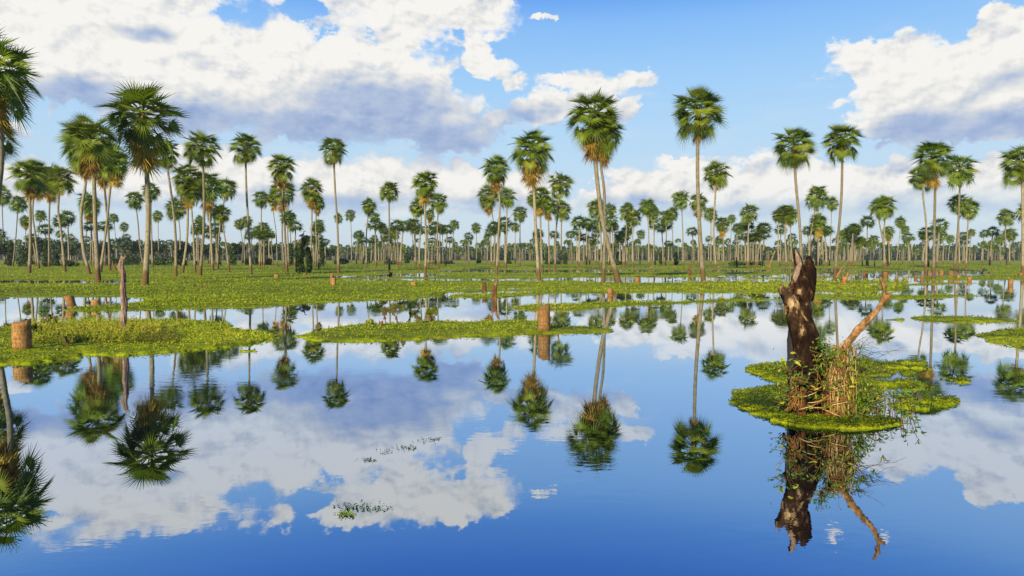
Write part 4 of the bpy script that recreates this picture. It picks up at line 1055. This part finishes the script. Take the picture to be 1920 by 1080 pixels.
herbs('marsh_herbs', 'tangle of yellowing herbs and brown stems on the left island', 55, 260, 604, 648, 1500, .04, .28, 1, .66, 5, .006, .5)
herbs('yellow_herbs', 'golden and orange withering herbs in the middle of the left island', 60, 300, 614, 636, 1100, .04, .18, 12, .97, 4, .008, .6)
herbs('brown_herbs', 'dark brown withered herbs along the front of the left island tangle', 62, 335, 624, 648, 2000, .03, .20, 11, .05, 4, .006, .5)
herbs('leafy_herbs', 'bright green leafy herbs on the right half of the left island', 230, 510, 600, 645, 2600, .01, .07, 2, .74, 4, .008, .5)
herbs('sprouting_herbs', 'short green sprouting herbs on the middle islet', 600, 1040, 604, 622, 900, .01, .08, 3, .6, 4, .008, .5)
herbs('reed_clumps', 'dark green reedy growth along the right meadow shore', 1280, 1700, 528, 545, 900, .08, .30, 4, .45, 4, .02, 1.3)
herbs('meadow_tufts', 'scattered low tufts among the far water plants', 0, 1500, 515, 560, 900, .03, .10, 5, .6, 3, .02)


def twig_bush(u, v, h_px, label, seed, leafy_=False):
    b_ = ground(u, v); Y_ = b_.y; h = h_px / F_PX * Y_; rr_ = random.Random(seed); mb_ = MB(); t_ = thing('dead_shrub', label, 'shrub', b_); lf = MB()

    def grow(p, d, L, r, dep):
        q = p + d * L * .5 + Vector((rr_.uniform(-.1, .1), 0, rr_.uniform(-.05, .05))) * L; e = p + d * L
        mb_.tube([p, q, e], [r, r * .8, r * .55], 4)
        for _ in range(3):
            lf.poly([e, e + Vector((.03, 0, .03)), e + Vector((rr_.uniform(-.03, .06), .01, -.06)), e + Vector((-.02, 0, -.02))], [(0, 1, 2, 3)], rr_.uniform(0, .35))
        if dep:
            for _ in range(rr_.choice((2, 3))):
                d2 = (d + Vector((rr_.uniform(-.8, .8), rr_.uniform(-.5, .5), rr_.uniform(-.3, .5)))).normalized(); grow(e, d2, L * rr_.uniform(.5, .8), r * .55, dep - 1)
    for _ in range(2 if h_px > 20 else 1):
        grow(Vector((0, 0, -.02)), Vector((rr_.uniform(-.3, .3), 0, 1)).normalized(), h * .42, .012 + .006 * (h > .5), 3)
    mb_.build('branches', M['twig'], t_); lf.build('withered_leaves', M['herb'], t_)


twig_bush(746, 610, 40, 'tallest bare twiggy shrub on the back of the middle islet', 1)
twig_bush(765, 606, 26, 'short tangled shrub with curled leaves right of the tallest bare shrub on the islet', 2)
twig_bush(723, 605, 28, 'thin bare shrub left of the tallest one on the middle islet', 3)
twig_bush(783, 609, 18, 'single thin dead stem on the middle islet beside the brown tuft', 4)
twig_bush(812, 605, 30, 'wispy stem shrub right behind the brown tuft on the islet', 5)
twig_bush(66, 640, 36, 'bare twig shrub among the herbs right of the round left stump', 6)
twig_bush(95, 622, 34, 'bare forked shrub in the herb tangle of the left island', 7)
twig_bush(125, 655, 26, 'dark stemmed low shrub at the front of the left island', 8)
leafy('dry_tuft', 'brown green tufted clump standing on the back of the middle islet', 'plant', 803, 605, 23, 9, None, 'column', 'herb' if 'herb' in M else 'shrub', 420, 900)
leafy('dry_tuft', 'low brown mound clump at the left tip of the middle islet', 'plant', 692, 611, 12, 15, None, 'mound', 'herb', 421, 500)

# drifting leaves on open water
def drift(name, label, spots, seed, tone):
    rr_ = random.Random(seed); mb_ = MB()
    for (u, v, su, sv, n) in spots:
        for i in range(n):
            p = ground(rr_.gauss(u, su), rr_.gauss(v, sv)); p.z = .006; s = rr_.uniform(.004, .012); a_ = rr_.uniform(0, 6.28)
            dx, dy = Vector((math.cos(a_), math.sin(a_), rr_.uniform(0, .5))) * s, Vector((-math.sin(a_), math.cos(a_), .1)) * s * .6
            mb_.poly([p - dx, p + dy, p + dx + Vector((0, 0, .004)), p - dy], [(0, 1, 2, 3)], min(1, max(0, rr_.gauss(tone, .2))))
    tag(mb_.build(name, M['vine']), label, 'floating leaves', kind='stuff')


drift('drifting_leaves', 'sparse dark leaves drifting in a line on the open water', [(690, 862, 8, 1.6, 40), (725, 848, 10, 2.5, 28), (765, 840, 12, 2.5, 50), (800, 827, 12, 2, 26), (820, 824, 4, 1.5, 30), (670, 950, 22, 4, 80), (700, 955, 20, 2, 50)], 1, .15)
drift('floating_sprig', 'small bright green sprig floating in the foreground water', [(645, 964, 6, 3.5, 90), (660, 967, 4, 2, 30)], 2, .85)

# ------------------------------------------------------------------ haze
HAZE = True
if HAZE:
    m, t = mat('thin_air')
    pv = t.add('ShaderNodeVolumePrincipled'); pv.inputs['Color'].default_value = (.72, .82, .95, 1); pv.inputs['Density'].default_value = .0002
    pv.inputs['Anisotropy'].default_value = 0.2
    oo = t.add('ShaderNodeOutputMaterial'); t.link(pv.outputs[0], oo.inputs[1])
    mb = MB(); x0, x1, y0, y1, z0, z1 = -4050, 4050, -90, 5050, -1.2, 26
    mb.poly([(x0, y0, z0), (x1, y0, z0), (x1, y1, z0), (x0, y1, z0), (x0, y0, z1), (x1, y0, z1), (x1, y1, z1), (x0, y1, z1)],
            [(3, 2, 1, 0), (4, 5, 6, 7), (0, 1, 5, 4), (1, 2, 6, 5), (2, 3, 7, 6), (3, 0, 4, 7)])
    tag(mb.build('haze', m), 'thin bluish air over the whole marsh', 'haze', kind='stuff')
    scene.cycles.volume_bounces = 0
